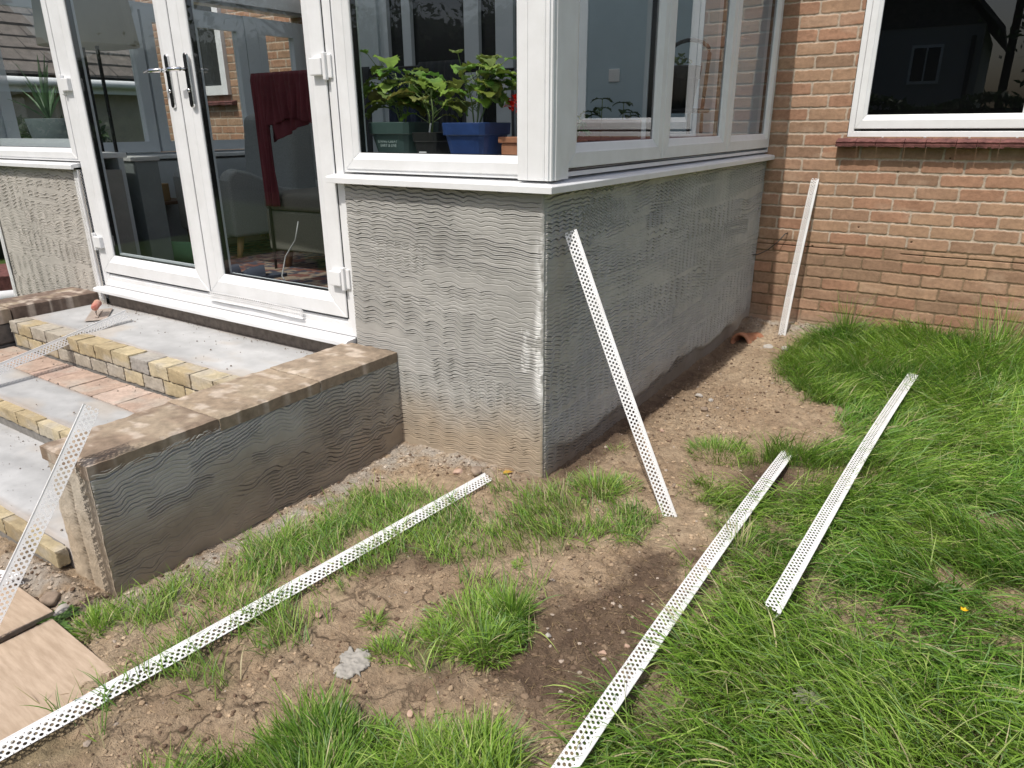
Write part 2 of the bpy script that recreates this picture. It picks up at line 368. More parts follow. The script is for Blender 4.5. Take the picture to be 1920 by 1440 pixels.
rs = random.Random(3)
def strokes(u0, u1, v0, v1, dv, sp, amp, wl, dep, extra, slope=0.0):
    out = []; v = v1
    while v > v0-0.05:
        out.append((u0-0.02, u1+0.02, v, dv*0.52, sp*rs.uniform(0.85, 1.15), amp*rs.uniform(0.7, 1.2), wl*rs.uniform(0.8, 1.25), slope+rs.uniform(-0.03, 0.03), dep)); v -= dv*rs.uniform(0.85, 1.05)
    for i in range(extra):
        a = rs.uniform(u0, u1-0.1); b = a+rs.uniform(0.18, 0.6)
        out.append((a, min(b, u1), rs.uniform(v0, v1), rs.uniform(0.025, 0.07), sp*rs.uniform(0.6, 1.0), amp*rs.uniform(0.5, 1.1), wl*rs.uniform(0.5, 1.1), slope+rs.uniform(-0.1, 0.1), dep*rs.uniform(0.7, 1)))
    return out
GREY = (0.375, 0.368, 0.345); MUD = (0.36, 0.285, 0.20)
# front wall right of the door
us = np.arange(DX1+0.004, 0.0001, 0.0034); vz = np.arange(-0.12, ZS+0.012, 0.00135)
st = strokes(-1.0, -0.03, 0.0, 1.09, 0.17, 0.0180, 0.0105, 0.092, 0.0036, 11, -0.06)
Ug, Vg, Hh = comb(us, vz, st, 1)
Cc = wall_colour(Ug, Vg, GREY, MUD, 0.17, 11)
chk = np.exp(-((Ug+0.012)/0.022)**2)*(sstep(0.62, 0.68, Vg)*sstep(1.0, 0.92, Vg)*0.5+sstep(0.30, 0.42, Vg)*sstep(0.72, 0.6, Vg))*sstep(0.42, 0.62, fbm(Ug*30, Vg*14, 3, 3))*1.6
chk = chk+in_poly(Ug, Vg, [(-0.10, 0.44), (-0.02, 0.44), (-0.02, 0.60), (-0.10, 0.62)])*0.5*sstep(0.4, 0.6, fbm(Ug*70, Vg*20, 6, 3))
chk = np.clip(chk, 0, 0.9)[..., None]; Cc = Cc*(1-chk)+np.array([0.72, 0.72, 0.70])*chk
corner = sstep(0.030, 0.0, -Ug)
Hh = Hh*(1-0.7*corner)-0.006*sstep(0.010, 0.0, -Ug)+corner*(fbm(Ug*50, Vg*40, 5, 3)-0.5)*0.008
Hh = Hh-0.02*sstep(-0.9, -1.0, Ug)*0-0.012*sstep(0.012, 0.0, Ug-(DX1+0.004+0.006*vnoise(Vg*60, Vg*0, 2)))
Hh = np.where(Vg < 0.02, Hh+0.006*(fbm(Ug*20, Vg*20, 8, 3)-0.3), Hh)
hf("front_render", us, vz, (0, -0.012, 0), (1, 0, 0), (0, 0, 1), (0, -1, 0), Hh, m_plaster, conserv, Cc, smooth=False)
# side wall
us = np.arange(-0.008, L, 0.0042); vz = np.arange(-0.12, ZS+0.012, 0.0015)
st = strokes(0.0, L, 0.0, 1.10, 0.16, 0.0160, 0.0095, 0.064, 0.0042, 24, 0.03)
Ug, Vg, Hh = comb(us, vz, st, 2)
Cc = wall_colour(Ug, Vg, (0.47, 0.455, 0.42), (0.36, 0.29, 0.215), 0.03, 15)
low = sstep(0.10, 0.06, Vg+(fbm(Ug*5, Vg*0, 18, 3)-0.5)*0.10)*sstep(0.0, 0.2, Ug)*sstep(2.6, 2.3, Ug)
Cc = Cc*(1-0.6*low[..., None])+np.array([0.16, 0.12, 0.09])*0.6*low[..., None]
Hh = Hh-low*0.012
corner = sstep(0.030, 0.0, Ug)
Hh = Hh*(1-0.7*corner)-0.006*sstep(0.010, 0.0, Ug)+corner*(fbm(Ug*50, Vg*40, 25, 3)-0.5)*0.010
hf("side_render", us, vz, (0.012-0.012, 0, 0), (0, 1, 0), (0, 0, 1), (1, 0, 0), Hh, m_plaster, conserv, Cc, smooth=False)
# front wall left of the door
us = np.arange(XL, DX0-0.004, 0.0042); vz = np.arange(-0.1, ZS+0.012, 0.0018)
st = strokes(XL+0.03, DX0-0.06, 0.0, 1.09, 0.16, 0.0190, 0.0135, 0.110, 0.0040, 8, -0.02)
Ug, Vg, Hh = comb(us, vz, st, 4)
Cc = wall_colour(Ug, Vg, (0.44, 0.415, 0.375), MUD, 0.0, 19)
hf("front_render", us, vz, (0, -0.012, 0), (1, 0, 0), (0, 0, 1), (0, -1, 0), Hh, m_plaster, conserv, Cc, smooth=False)
# solid core of the dwarf walls, threshold plinth
mb = MB()
m_wc = mat("wall_core", (0.30, 0.29, 0.27), 0.9, var=0.1)
for bxs in ((DX1+0.012, -0.035, 0.02, 0.24), (-0.24, -0.035, 0.241, L-0.001), (XL+0.01, DX0-0.012, 0.02, 0.24), (XL+0.002, XL+0.24, 0.241, L-0.001)):
    mb = MB(); mb.box(*bxs, -0.15, ZS-0.002); mb.build("dwarf_wall", m_wc, conserv)
mb = MB(); mb.box(DX0+0.002, DX1-0.002, 0.004, 0.24, -0.1, 0.408); mb.build("threshold_plinth", m_roughconc, conserv)
m_floor = mat("floor_wood", (0.12, 0.07, 0.045), 0.6, var=0.2, vscale=12)
mb = MB(); mb.box(XL+0.242, -0.242, 0.242, L-0.002, 0.36, 0.445); mb.build("floor", m_floor, conserv)
m_rf = mat("roof_fascia", (0.72, 0.73, 0.74), 0.5)
for bxs in ((XL-0.08, 0.09, -0.09, 0.06), (XL-0.08, XL+0.07, 0.061, L-0.002), (-0.06, 0.09, 0.061, L-0.002)):
    mb = MB(); mb.box(*bxs, 2.30, 2.44); mb.build("eaves_beam", m_rf, conserv)
m_roof_diff = bpy.data.materials.new("unseen_roof_diffuser"); m_roof_diff.use_nodes = True  # unseen roof, made translucent to brighten the room below
_p = m_roof_diff.node_tree.nodes["Principled BSDF"]; _t = m_roof_diff.node_tree.nodes.new("ShaderNodeBsdfTranslucent"); _t.inputs[0].default_value = (0.38, 0.41, 0.43, 1)
_p.inputs["Base Color"].default_value = (0.6, 0.62, 0.63, 1); _m = m_roof_diff.node_tree.nodes.new("ShaderNodeMixShader"); _m.inputs[0].default_value = 0.62
m_roof_diff.node_tree.links.new(_p.outputs[0], _m.inputs[1]); m_roof_diff.node_tree.links.new(_t.outputs[0], _m.inputs[2]); m_roof_diff.node_tree.links.new(_m.outputs[0], m_roof_diff.node_tree.nodes["Material Output"].inputs[0])
mb = MB(); mb.add([(XL+0.05, 0.05, 2.42), (-0.05, 0.05, 2.42), (-0.05, L-0.003, 2.55), (XL+0.05, L-0.003, 2.55)], [(0, 1, 2, 3)]); mb.build("roof_sheet", m_roof_diff, conserv)
for i in range(7):
    xx = XL+0.08+i*(-XL-0.2)/6.0; mb = MB(); mb.box(xx, xx+0.05, 0.062, L-0.01, 2.32, 2.40); mb.build("roof_bar", m_rf, conserv)

# ================================================================== window frames
class Plane:
    """local frame: u along the wall, z up, d inwards"""
    def __init__(s, org, ud, dd): s.o = Vector(org); s.u = Vector(ud); s.d = Vector(dd)
    def P(s, u, z, d): return tuple(s.o+s.u*u+s.d*d+Vector((0, 0, z)))
PA = Plane((0, 0, 0), (1, 0, 0), (0, 1, 0))
PB = Plane((0, 0, 0), (0, 1, 0), (-1, 0, 0))
PC = Plane((0, L, 0), (1, 0, 0), (0, 1, 0))
def frame(pl, u0, u1, z0, z1, prof, name, m, parent, gap=0.0005):
    """four mitred bars; prof = [(inset, depth)...] closed cross-section polyline"""
    mb = MB(); n = len(prof)
    for side in range(4):
        vs_ = []
        for e in (0, 1):
            for (i, d) in prof:
                g = gap
                if side == 0: u, z = (u0+i+g if e == 0 else u1-i-g), z0+i      # bottom
                elif side == 1: u, z = (u0+i+g if e == 0 else u1-i-g), z1-i
                elif side == 2: u, z = u0+i, (z0+i+g if e == 0 else z1-i-g)
                else: u, z = u1-i, (z0+i+g if e == 0 else z1-i-g)
                vs_.append(pl.P(u, z, d))
        fs = [(k, (k+1) % n, n+(k+1) % n, n+k) for k in range(n)]+[tuple(range(n)), tuple(range(n, 2*n))]
        mb.add(vs_, fs)
    return mb.build(name, m, parent)
def ring(pl, u0, u1, z0, z1, w, d0, d1, name, m, parent):
    return frame(pl, u0, u1, z0, z1, [(0, d0), (w, d0), (w, d1), (0, d1)], name, m, parent, 0)
def pane(pl, u0, u1, z0, z1, d, name, m, parent):
    mb = MB(); mb.add([pl.P(u0, z0, d), pl.P(u1, z0, d), pl.P(u1, z1, d), pl.P(u0, z1, d)], [(0, 1, 2, 3)])
    return mb.build(name, m, parent)
ZT = 2.24
def sash(pl, u0, u1, z0, z1, ou0, ou1, oz0, oz1, d0, name, parent, gm, inner=True):
    """sash u0..u1,z0..z1 with glass opening ou0..ou1, oz0..oz1; face at depth d0. returns sash object"""
    mb = MB()
    # asymmetric stiles: build four mitred bars by outer rect and inner rect
    oc = [(u0, z0), (u1, z0), (u1, z1), (u0, z1)]; ic = [(ou0, oz0), (ou1, oz0), (ou1, oz1), (ou0, oz1)]
    def lerp(a, b, t): return (a[0]+(b[0]-a[0])*t, a[1]+(b[1]-a[1])*t)
    prof = [(0.0, d0+0.05), (0.0, d0+0.003), (0.03, d0), (0.62, d0), (0.66, d0+0.003), (0.97, d0+0.013), (1.0, d0+0.018), (1.0, d0+0.022), (0.9, d0+0.05)]
    for s_ in range(4):
        a, b = s_, (s_+1) % 4
        ax = Vector((oc[b][0]-oc[a][0], oc[b][1]-oc[a][1])).normalized()*0.0004
        vs_ = []
        for e, sg in ((a, 1), (b, -1)):
            for t, d in prof:
                q = lerp(oc[e], ic[e], t); vs_.append(pl.P(q[0]+ax.x*sg, q[1]+ax.y*sg, d))
        n = len(prof)
        mb.add(vs_, [(k, (k+1) % n, n+(k+1) % n, n+k) for k in range(n)]+[tuple(range(n)), tuple(range(n, 2*n))])
    o = mb.build(name, m_upvc, parent, bevel=0.0015, seg=1)
    pane(pl, ou0-0.004, ou1+0.004, oz0-0.004, oz1+0.004, d0+0.021, "pane", gm, o)
    ring(pl, ou0-0.006, ou1+0.006, oz0-0.006, oz1+0.006, 0.008, d0+0.0225, d0+0.050, "spacer_bar", m_rubber, o)
    ring(pl, u0+0.02, u1-0.02, z0+0.02, z1-0.02, max(0.03, (ou0-u0)-0.03), d0+0.0505, d0+0.07, "inner_frame", m_upvc_shade, o)
    ring(pl, u0-0.004, u1+0.004, z0-0.004, z1+0.004, 0.008, d0+0.006, d0+0.045, "gasket", m_rubber, o)
    return o
def hinge(pl, u, z, parent, flip=1):
    mb = MB()
    def bx(a, b, c, d, e, f):
        vs_ = [pl.P(uu, zz, dd) for uu in (a, b) for zz in (c, d) for dd in (e, f)]
        mb.add(vs_, [(0,1,3,2),(4,6,7,5),(0,4,5,1),(2,3,7,6),(0,2,6,4),(1,5,7,3)])
    bx(u-0.075*flip, u-0.006*flip, z-0.033, z+0.033, -0.026, -0.001)
    bx(u-0.004*flip, u+0.014*flip, z-0.052, z+0.052, -0.022, -0.001)
    bx(u+0.0145*flip, u+0.036*flip, z-0.045, z+0.045, -0.010, -0.001)
    return mb.build("hinge", m_upvc, parent, bevel=0.004, seg=2)

# ---- front door
fr = frame(PA, DX0, DX1+0.008, 0.440, ZT, [(0, 0.07), (0, 0.0), (0.030, 0.0), (0.034, 0.006), (0.058, 0.006), (0.058, 0.07)], "door_frame", m_upvc, conserv)
mb = MB(); mb.box(DX0+0.01, DX1-0.0, 0.012, 0.07, 0.4401, 0.512); mb.build("threshold", m_upvc, fr, bevel=0.002, seg=1)
mb = MB(); mb.prism([(-0.062, 0.405), (-0.062, 0.424), (-0.055, 0.430), (0.06, 0.4395), (0.06, 0.41), (-0.045, 0.41), (-0.045, 0.405)], 'x', DX0-0.035, DX1-0.004)
mb.build("door_sill", m_upvc, fr, bevel=0.0015, seg=1)
dl = sash(PA, -3.142, -2.079, 0.522, 2.19, -3.015, -2.205, 0.628, 2.10, -0.002, "door_leaf", conserv, m_glass)
dr = sash(PA, -2.071, -1.052, 0.522, 2.19, -1.955, -1.178, 0.628, 2.10, -0.002, "door_leaf", conserv, m_glass)
for d_, ux, sg in ((dl, -2.133, -1), (dr, -1.978, -1)):
    mb = MB(); path = []
    pts = [(ux+0.017*math.cos(t)*1.0, 1.556+0.105*(1 if math.sin(t) > 0 else -1)+0.017*math.sin(t)) for t in [R(a) for a in range(0, 360, 20)]]
    vs_ = [PA.P(u, z, -0.003) for u, z in pts]+[PA.P(ux+(u-ux)*0.86, 1.556+(z-1.556)*0.985, -0.012) for u, z in pts]
    n = len(pts); mb.add(vs_, [tuple(range(n))[::-1], tuple(range(n, 2*n))]+[(i, (i+1) % n, n+(i+1) % n, n+i) for i in range(n)])
    pl_ = mb.build("handle_plate", m_chrome, d_, bevel=0.001, seg=1)
    mb = MB(); pts2 = [(ux+(u-ux)*0.62, 1.556+(z-1.556)*0.95) for u, z in pts]
    mb.add([PA.P(u, z, -0.0125) for u, z in pts2]+[PA.P(u, z, -0.0135) for u, z in pts2], [tuple(range(n))[::-1], tuple(range(n, 2*n))]+[(i, (i+1) % n, n+(i+1) % n, n+i) for i in range(n)])
    mb.build("plate_inlay", m_black, pl_)
    zz = 1.604
    ln = 0.13 if d_ is dl else 0.125
    mb = MB(); mb.tube([(ux, -0.012, zz), (ux, -0.05, zz)], 0.0085, 12)
    mb.tube([(ux+0.008, -0.052, zz), (ux-ln*0.5, -0.056, zz+0.001), (ux-ln, -0.050, zz-0.003)] if d_ is dl else [(ux+0.01, -0.052, zz), (ux-0.05, -0.066, zz), (ux-0.07, -0.066, zz)], [0.010, 0.010, 0.0085], 12)
    mb.build("lever", m_chrome, pl_, smooth=True)
    mb = MB(); mb.tube([(ux, -0.012, zz-0.092), (ux, -0.019, zz-0.092)], 0.0085, 14); mb.build("lock_barrel", m_chrome, pl_, smooth=True)
for z in (1.575, 0.705): hinge(PA, -1.046, z, dr); hinge(PA, -3.149, z-0.0, dl, -1)
# rubber strip between the leaves
mb = MB(); mb.box(-2.0788, -2.0712, 0.006, 0.05, 0.52, 2.19); mb.build("meeting_gasket", m_rubber, conserv)

# ---- windows on the front
wr = frame(PA, -0.992, -0.078, 1.166, ZT, [(0, 0.07), (0, 0.001), (0.014, 0.001), (0.014, 0.07)], "front_window", m_upvc, conserv)
sash(PA, -0.975, -0.092, 1.178, 2.20, -0.905, -0.128, 1.243, 2.12, -0.004, "sash", wr, m_glass)
wl_ = frame(PA, XL+0.02, DX0+0.0-0.002, 1.166, ZT, [(0, 0.07), (0, 0.001), (0.014, 0.001), (0.014, 0.07)], "front_window", m_upvc, conserv)
sash(PA, XL+0.05, DX0-0.018, 1.178, 2.20, XL+0.17, DX0-0.095, 1.238, 2.12, -0.004, "sash", wl_, m_glass)
# corner post
def ribs():
    p = [(-0.105, 0.12), (-0.105, -0.022), (-0.062, -0.026), (-0.0615, -0.0235), (-0.0595, -0.0235), (-0.059, -0.026), (-0.002, -0.026),
         (0.004, -0.024), (0.006, -0.019), (0.010, -0.020), (0.012, -0.026), (0.022, -0.026), (0.024, -0.020), (0.030, -0.018), (0.032, -0.010), (0.026, -0.008), (0.026, 0.004), (0.034, 0.006), (0.034, 0.030), (0.028, 0.034), (0.028, 0.05), (0.020, 0.052), (0.020, 0.12)]
    return p
mb = MB(); mb.prism(ribs(), 'z', 1.163, ZT); mb.build("corner_post", m_upvc, conserv)
# side windows
m_up_s = m_upvc
fs_ = frame(PB, 0.105, L-0.003, 1.168, ZT, [(0, 0.07), (0, -0.003), (0.016, -0.003), (0.016, 0.07)], "side_window", m_up_s, conserv)
for (a, b, oa, ob) in ((0.128, 1.004, 0.222, 0.928), (1.008, 1.935, 1.118, 1.836), (1.939, L-0.020, 2.030, 2.725)):
    sash(PB, a, b, 1.197, 2.20, oa, ob, 1.283, 2.12, -0.010, "sash", fs_, m_glass_b)
# sills (one L-shaped board round the corner, one left)
def sill_prof(): return [(-0.052, 1.122), (-0.052, 1.145), (-0.046, 1.150), (0.07, 1.164), (0.07, 1.135), (-0.038, 1.130), (-0.038, 1.122)]
pr = sill_prof(); n = len(pr); mb = MB()
A = [(-1.056, d, z) for d, z in pr]; B = [(-d, d, z) for d, z in pr]; Cx = [(-d, L+0.02 if d < 0.0 else L-0.001, z) for d, z in pr]
Cx = [(-d, L-0.001, z) for d, z in pr]
mb.add(A+B, [(k, (k+1) % n, n+(k+1) % n, n+k) for k in range(n)]+[tuple(range(n)), tuple(range(n, 2*n))])
mb.add(B+Cx, [(k, (k+1) % n, n+(k+1) % n, n+k) for k in range(n)]+[tuple(range(n)), tuple(range(n, 2*n))])
mb.build("window_sill", m_upvc, conserv, bevel=0.0012, seg=1)
mb = MB(); mb.prism(pr, 'x', XL-0.03, DX0-0.012); mb.build("window_sill", m_upvc, conserv, bevel=0.0012, seg=1)
# left side wall glazing and inside window boards
PL = Plane((XL, 0, 0), (0, 1, 0), (1, 0, 0))
fl = frame(PL, 0.09, L-0.004, 1.11, ZT, [(0, 0.07), (0, 0), (0.05, 0), (0.05, 0.07)], "left_window", m_upvc_shade, conserv)
for (a, b) in ((0.14, 1.22), (1.24, 2.16), (2.30, L-0.06)):
    frame(PL, a, b, 1.165, 2.19, [(0, 0.085), (0, 0.01), (0.075, 0.01), (0.08, 0.085)], "sash", m_upvc_shade, fl)
    pane(PL, a+0.06, b-0.06, 1.22, 2.12, 0.04, "pane", m_glass, fl)
mb = MB(); mb.box(XL+0.01, XL+0.09, 2.165, 2.295, 1.11, ZT); mb.build("mullion", m_upvc_shade, fl)
for bxs in ((DX1+0.02, -0.075, 0.075, 0.32, 1.175, 1.205), (-0.32, -0.075, 0.321, L-0.01, 1.175, 1.205),
            (XL+0.075, DX0-0.03, 0.075, 0.30, 1.175, 1.205), (XL+0.092, XL+0.27, 0.301, L-0.3, 1.118, 1.146)):
    mb = MB(); mb.box(*bxs); mb.build("window_board", m_upvc, conserv, bevel=0.004)
m_pp = mat("pale_plaster", (0.50, 0.53, 0.55), 0.85, var=0.04)
for bxs in ((DX1+0.025, -0.291, 0.242, 0.29, 0.45, 1.172), (-0.29, -0.245, 0.242, L-0.01, 0.45, 1.172),
            (XL+0.245, DX0-0.035, 0.242, 0.275, 0.45, 1.172), (XL+0.2415, XL+0.27, 0.28, L-0.01, 0.45, 1.1)):
    mb = MB(); mb.box(*bxs); mb.build("inner_lining", m_pp, conserv)
# ceiling lining

# rear wall of the room (house wall side)
m_pale = mat("pale_wall", (0.58, 0.63, 0.66), 0.85, var=0.04); m_blue = mat("blue_wall", (0.46, 0.57, 0.63), 0.85, var=0.05, vscale=4, bump=0.1)
mb = MB(); mb.box(-3.95, -3.27, L-0.03, L-0.006, 0.45, 2.52); mb.box(-3.42, -3.36, L-0.06, L-0.0305, 0.45, 2.52); mb.build("pale_wall_lining", m_pale, conserv)
mb = MB(); mb.box(-1.62, -0.075, L-0.03, L-0.006, 0.45, 2.52); mb.build("blue_wall_lining", m_blue, conserv)
rd = empty("patio_door", (0, 0, 0)); rd.parent = conserv
mb = MB()
for a, b in ((-3.265, -3.215), (-3.05, -2.96), (-2.41, -2.27), (-2.11, -1.95), (-1.70, -1.62)): mb.box(a, b, L-0.09, L-0.032, 0.46, 2.46)
mb.box(-3.265, -1.62, L-0.088, L-0.034, 0.452, 0.60); mb.box(-3.265, -1.62, L-0.088, L-0.034, 2.42, 2.52); mb.build("frame", m_upvc_shade, rd)
mb = MB(); mb.box(-3.22, -1.66, L-0.05, L-0.045, 0.55, 2.45); mb.build("pane", m_black, rd)
mb = MB(); mb.box(-2.055, -2.01, L-0.1, L-0.091, 1.50, 1.72); mb.tube([(-2.03, L-0.1, 1.69), (-2.03, L-0.14, 1.69), (-2.09, L-0.145, 1.68), (-2.10, L-0.145, 1.62), (-2.09, L-0.145, 1.57), (-2.03, L-0.14, 1.56), (-2.03, L-0.1, 1.56)], 0.010, 8); mb.build("handle", m_upvc, rd, smooth=False)
# light switch
sw = empty("light_switch", (-1.12, L-0.031, 1.675)); tag(sw, "white one-gang light switch on the pale blue wall inside", "light switch")
mb = MB(); mb.box(-0.043, 0.043, -0.009, 0, -0.043, 0.043); mb.build("plate", mat("switch_white", (0.8, 0.8, 0.8), 0.3), sw, bevel=0.004)
mb = MB(); mb.box(-0.007, 0.007, -0.014, -0.0095, -0.015, 0.012); mb.build("rocker", bpy.data.materials["switch_white"], sw, bevel=0.002)

# ================================================================== brick walls
def brick_field(us, vs_, seed, res_noise=1.0, zlow=0.62):
    Ug, Vg = np.meshgrid(us, vs_, indexing='ij')
    ch, bl, mj = 0.0755, 0.226, 0.0055
    wob = (fbm(Ug*3.0, Vg*0, seed, 2)-0.5)*0.004
    v = Vg+wob+(fbm(Ug*60, Vg*60, seed+2, 3)-0.5)*0.0065*res_noise
    row = np.floor(v/ch); fv = v-row*ch
    off = (row % 2)*0.5+0.06*(vnoise(row*1.7, row*0+3.1, seed)-0.5)
    u = Ug+(fbm(Ug*55+9, Vg*55, seed+3, 3)-0.5)*0.006*res_noise+off*bl
    bi = np.floor(u/bl); fu = u-bi*bl
    half = mj*(1+0.45*(vnoise(bi*1.3, row*2.1, seed+4)-0.5))
    dv_ = np.minimum(fv, ch-fv)-half; du = np.minimum(fu, bl-fu)-half*0.95
    r = 0.010; qx = np.maximum(r-du, 0); qy = np.maximum(r-dv_, 0)
    dist = r-np.sqrt(qx*qx+qy*qy)
    inb = sstep(-0.0012, 0.0016, dist)
    hsh = lambda a, b, s: _T[(bi*a+row*b).astype(int) & 255, (row*5+bi*11+s).astype(int) & 255]
    r1, r2, r3 = hsh(7, 13, 1), hsh(3, 29, 57), hsh(17, 5, 90)
    low = sstep(zlow, zlow-0.008, Vg)
    base = np.array([0.315, 0.197, 0.130])[None, None, :]*(0.82+0.36*r1[..., None])
    redd = np.array([0.345, 0.190, 0.122]); brn = np.array([0.270, 0.180, 0.118]); tan = np.array([0.375, 0.242, 0.155])
    w1 = (r2 > 0.66)[..., None]*0.7; w2 = ((r3 > 0.66) & (r2 < 0.5))[..., None]*0.5; w3 = ((r2 > 0.5) & (r2 < 0.66))[..., None]*0.6
    base = base*(1-w1)+redd*w1; base = base*(1-w2)+brn*w2; base = base*(1-w3)+tan*w3
    n1 = fbm(Ug*12, Vg*16, seed+7, 4)
    base = base*(0.80+0.40*n1[..., None])
    # paler scuffed centre / darker arris
    base = base*(1+0.10*sstep(0.002, 0.02, dist)[..., None])
    eff = sstep(0.62, 0.8, fbm(Ug*6, Vg*14, seed+12, 3))[..., None]*0.3
    base = base*(1-eff)+np.array([0.50, 0.36, 0.26])*eff
    mort = np.array([0.46, 0.38, 0.30])*(0.75+0.4*fbm(Ug*30, Vg*30, seed+9, 3))[..., None]
    mlow = np.array([0.235, 0.165, 0.105])*(0.7+0.5*fbm(Ug*30, Vg*30, seed+9, 3))[..., None]
    mort = mort*(1-low[..., None])+mlow*low[..., None]
    Cb = mort*(1-inb[..., None])+base*inb[..., None]
    Hb = inb*(0.0035+0.0015*r1)+(fbm(Ug*50, Vg*50, seed+14, 3)-0.5)*0.0022
    lip = np.where(fv < ch*0.5, -1, 1)*0
    Hb = Hb+(1-inb)*(1-low)*0.0022*(fbm(Ug*40, Vg*40, seed+15, 2)-0.2)
    # damp course slot
    slot = np.exp(-((Vg+wob-0.5745+0.006*0)/0.0022)**2)*sstep(0.35, 0.5, fbm(Ug*3, Vg*0+1, seed+19, 2))
    Hb = Hb-slot*0.010; Cb = Cb*(1-0.75*slot[..., None])
    for (hu, hv) in ((0.79, 1.062), (1.05, 1.146), (0.93, 0.65), (0.62, 0.72), (0.36, 0.58)):
        q = np.exp(-(((Ug-hu)**2+(Vg-hv)**2)/0.0048**2)**1.5); Hb = Hb-q*0.010; Cb = Cb*(1-0.8*q[..., None])
    return Ug, Vg, Hb, Cb
house = empty("brick_house", (0, L, 0)); tag(house, "red-brown brick house wall with a large white window and red tiled sill", "house")
house.location = (0, 0, 0)
WX0, WX1, WZ0, WZ1 = 0.470, 1.95, 1.262, 2.30
us = np.arange(-0.02, 2.5, 0.0036); vz = np.arange(-0.15, 2.32, 0.0036)
Ug, Vg, Hb, Cb = brick_field(us, vz, 3)
# muddy splash and mortar smears at the foot
fm = sstep(0.16, 0.02, Vg+(fbm(Ug*6, Vg*6, 9, 3)-0.5)*0.12)[..., None]*0.75
Cb = Cb*(1-fm)+np.array([0.34, 0.26, 0.19])*fm*(0.8+0.4*fbm(Ug*20, Vg*20, 4, 3))[..., None]; Hb = Hb*(1-fm[..., 0]*0.6)
keep = ~((Ug > WX0+0.004) & (Ug < WX1-0.004) & (Vg > WZ0+0.004))
hf("brick_wall", us, vz, (0, L, 0), (1, 0, 0), (0, 0, 1), (0, -1, 0), Hb, m_brick, house, Cb, keep)
us = np.arange(2.4965, 7, 0.02); vz = np.arange(-0.15, 2.32, 0.0095)
Ug, Vg, Hb, Cb = brick_field(us, vz, 3, 0.3); hf("brick_wall", us, vz, (0, L, 0), (1, 0, 0), (0, 0, 1), (0, -1, 0), Hb*0.3, m_brick, house, Cb)
us = np.arange(-7.0, -0.2, 0.0085); vz = np.arange(0.3, 2.75, 0.0055)
Ug, Vg, Hb, Cb = brick_field(us, vz, 5, 0.6, 0.2)
hf("brick_wall", us, vz, (0, L-0.001, 0), (1, 0, 0), (0, 0, 1), (0, -1, 0), Hb, m_brick, house, Cb)
mb = MB()
mb.box(-7.0, WX0, L+0.012, L+0.3, -0.1, 2.75); mb.box(WX1, 7, L+0.012, L+0.3, -0.1, 2.75); mb.box(WX0, WX1, L+0.012, L+0.3, -0.1, WZ0-0.03); mb.box(WX0, WX1, L+0.012, L+0.3, 2.31, 2.75)
mb.box(-0.1, 7, L+0.0, L+0.011, 2.325, 2.75)
mb.build("wall_core", mat("core_brick", (0.3, 0.2, 0.13), 0.9), house)
# window in the brick wall
hw = frame(PC, WX0+0.006, WX1-0.006, WZ0, WZ1, [(0, 0.09), (0, -0.002), (0.030, -0.002), (0.034, 0.004), (0.034, 0.09)], "window", m_upvc, house)
sash(PC, WX0+0.040, WX1-0.040, WZ0+0.048, WZ1-0.04, WX0+0.098, WX1-0.60, WZ0+0.128, WZ1-0.1, -0.004, "sash", hw, m_glass_c)
mb = MB(); mb.box(WX0, WX1, L+0.5, L+0.52, WZ0-0.3, WZ1+0.1); mb.build("dark_room_sheet", m_dark, hw)  # black sheet stands in for the unlit room behind the glass
# red sill of irregular tiles
def tiled_sill(x0, x1, z, yp, parent, seed, nm="tile_sill"):
    r_ = random.Random(seed); mb = MB(); x = x0
    while x < x1-0.01:
        w = min(r_.uniform(0.10, 0.16), x1-x); k = 6
        for i in range(k):
            a = x+w*i/k+(0.0012 if i == 0 else 0); b = x+w*(i+1)/k-(0.0012 if i == k-1 else 0)
            dz = r_.uniform(-0.0015, 0.0015); db = r_.uniform(-0.004, 0.003); dy = r_.uniform(-0.002, 0.002)
            mb.prism([(yp-0.072+dy, z-0.036+db), (yp-0.074+dy, z-0.022), (yp-0.066+dy, z-0.020), (yp-0.072+dy, z-0.008+dz), (yp-0.060, z+dz), (yp-0.004, z+0.012+dz), (yp-0.004, z-0.036)], 'x', a, b)
        x += w
    return mb.build(nm, m_tile_red, parent, bevel=0.0025, seg=1)
tiled_sill(0.425, 2.1, 1.245, L, hw, 4)
# casement further left, seen through the conservatory
PW = Plane((0, L, 0), (1, 0, 0), (0, 1, 0))
cw = frame(PW, -6.35, -5.52, 1.665, 2.72, [(0, 0.02), (0, -0.05), (0.09, -0.05), (0.10, 0.02)], "window", m_upvc, house)
mb = MB(); mb.box(-6.3, -5.58, L-0.035, L-0.03, 1.72, 2.7); mb.build("pane", mat("dark_pane", (0.03, 0.035, 0.035), 0.1), cw)
tiled_sill(-6.45, -5.44, 1.60, L, cw, 9)

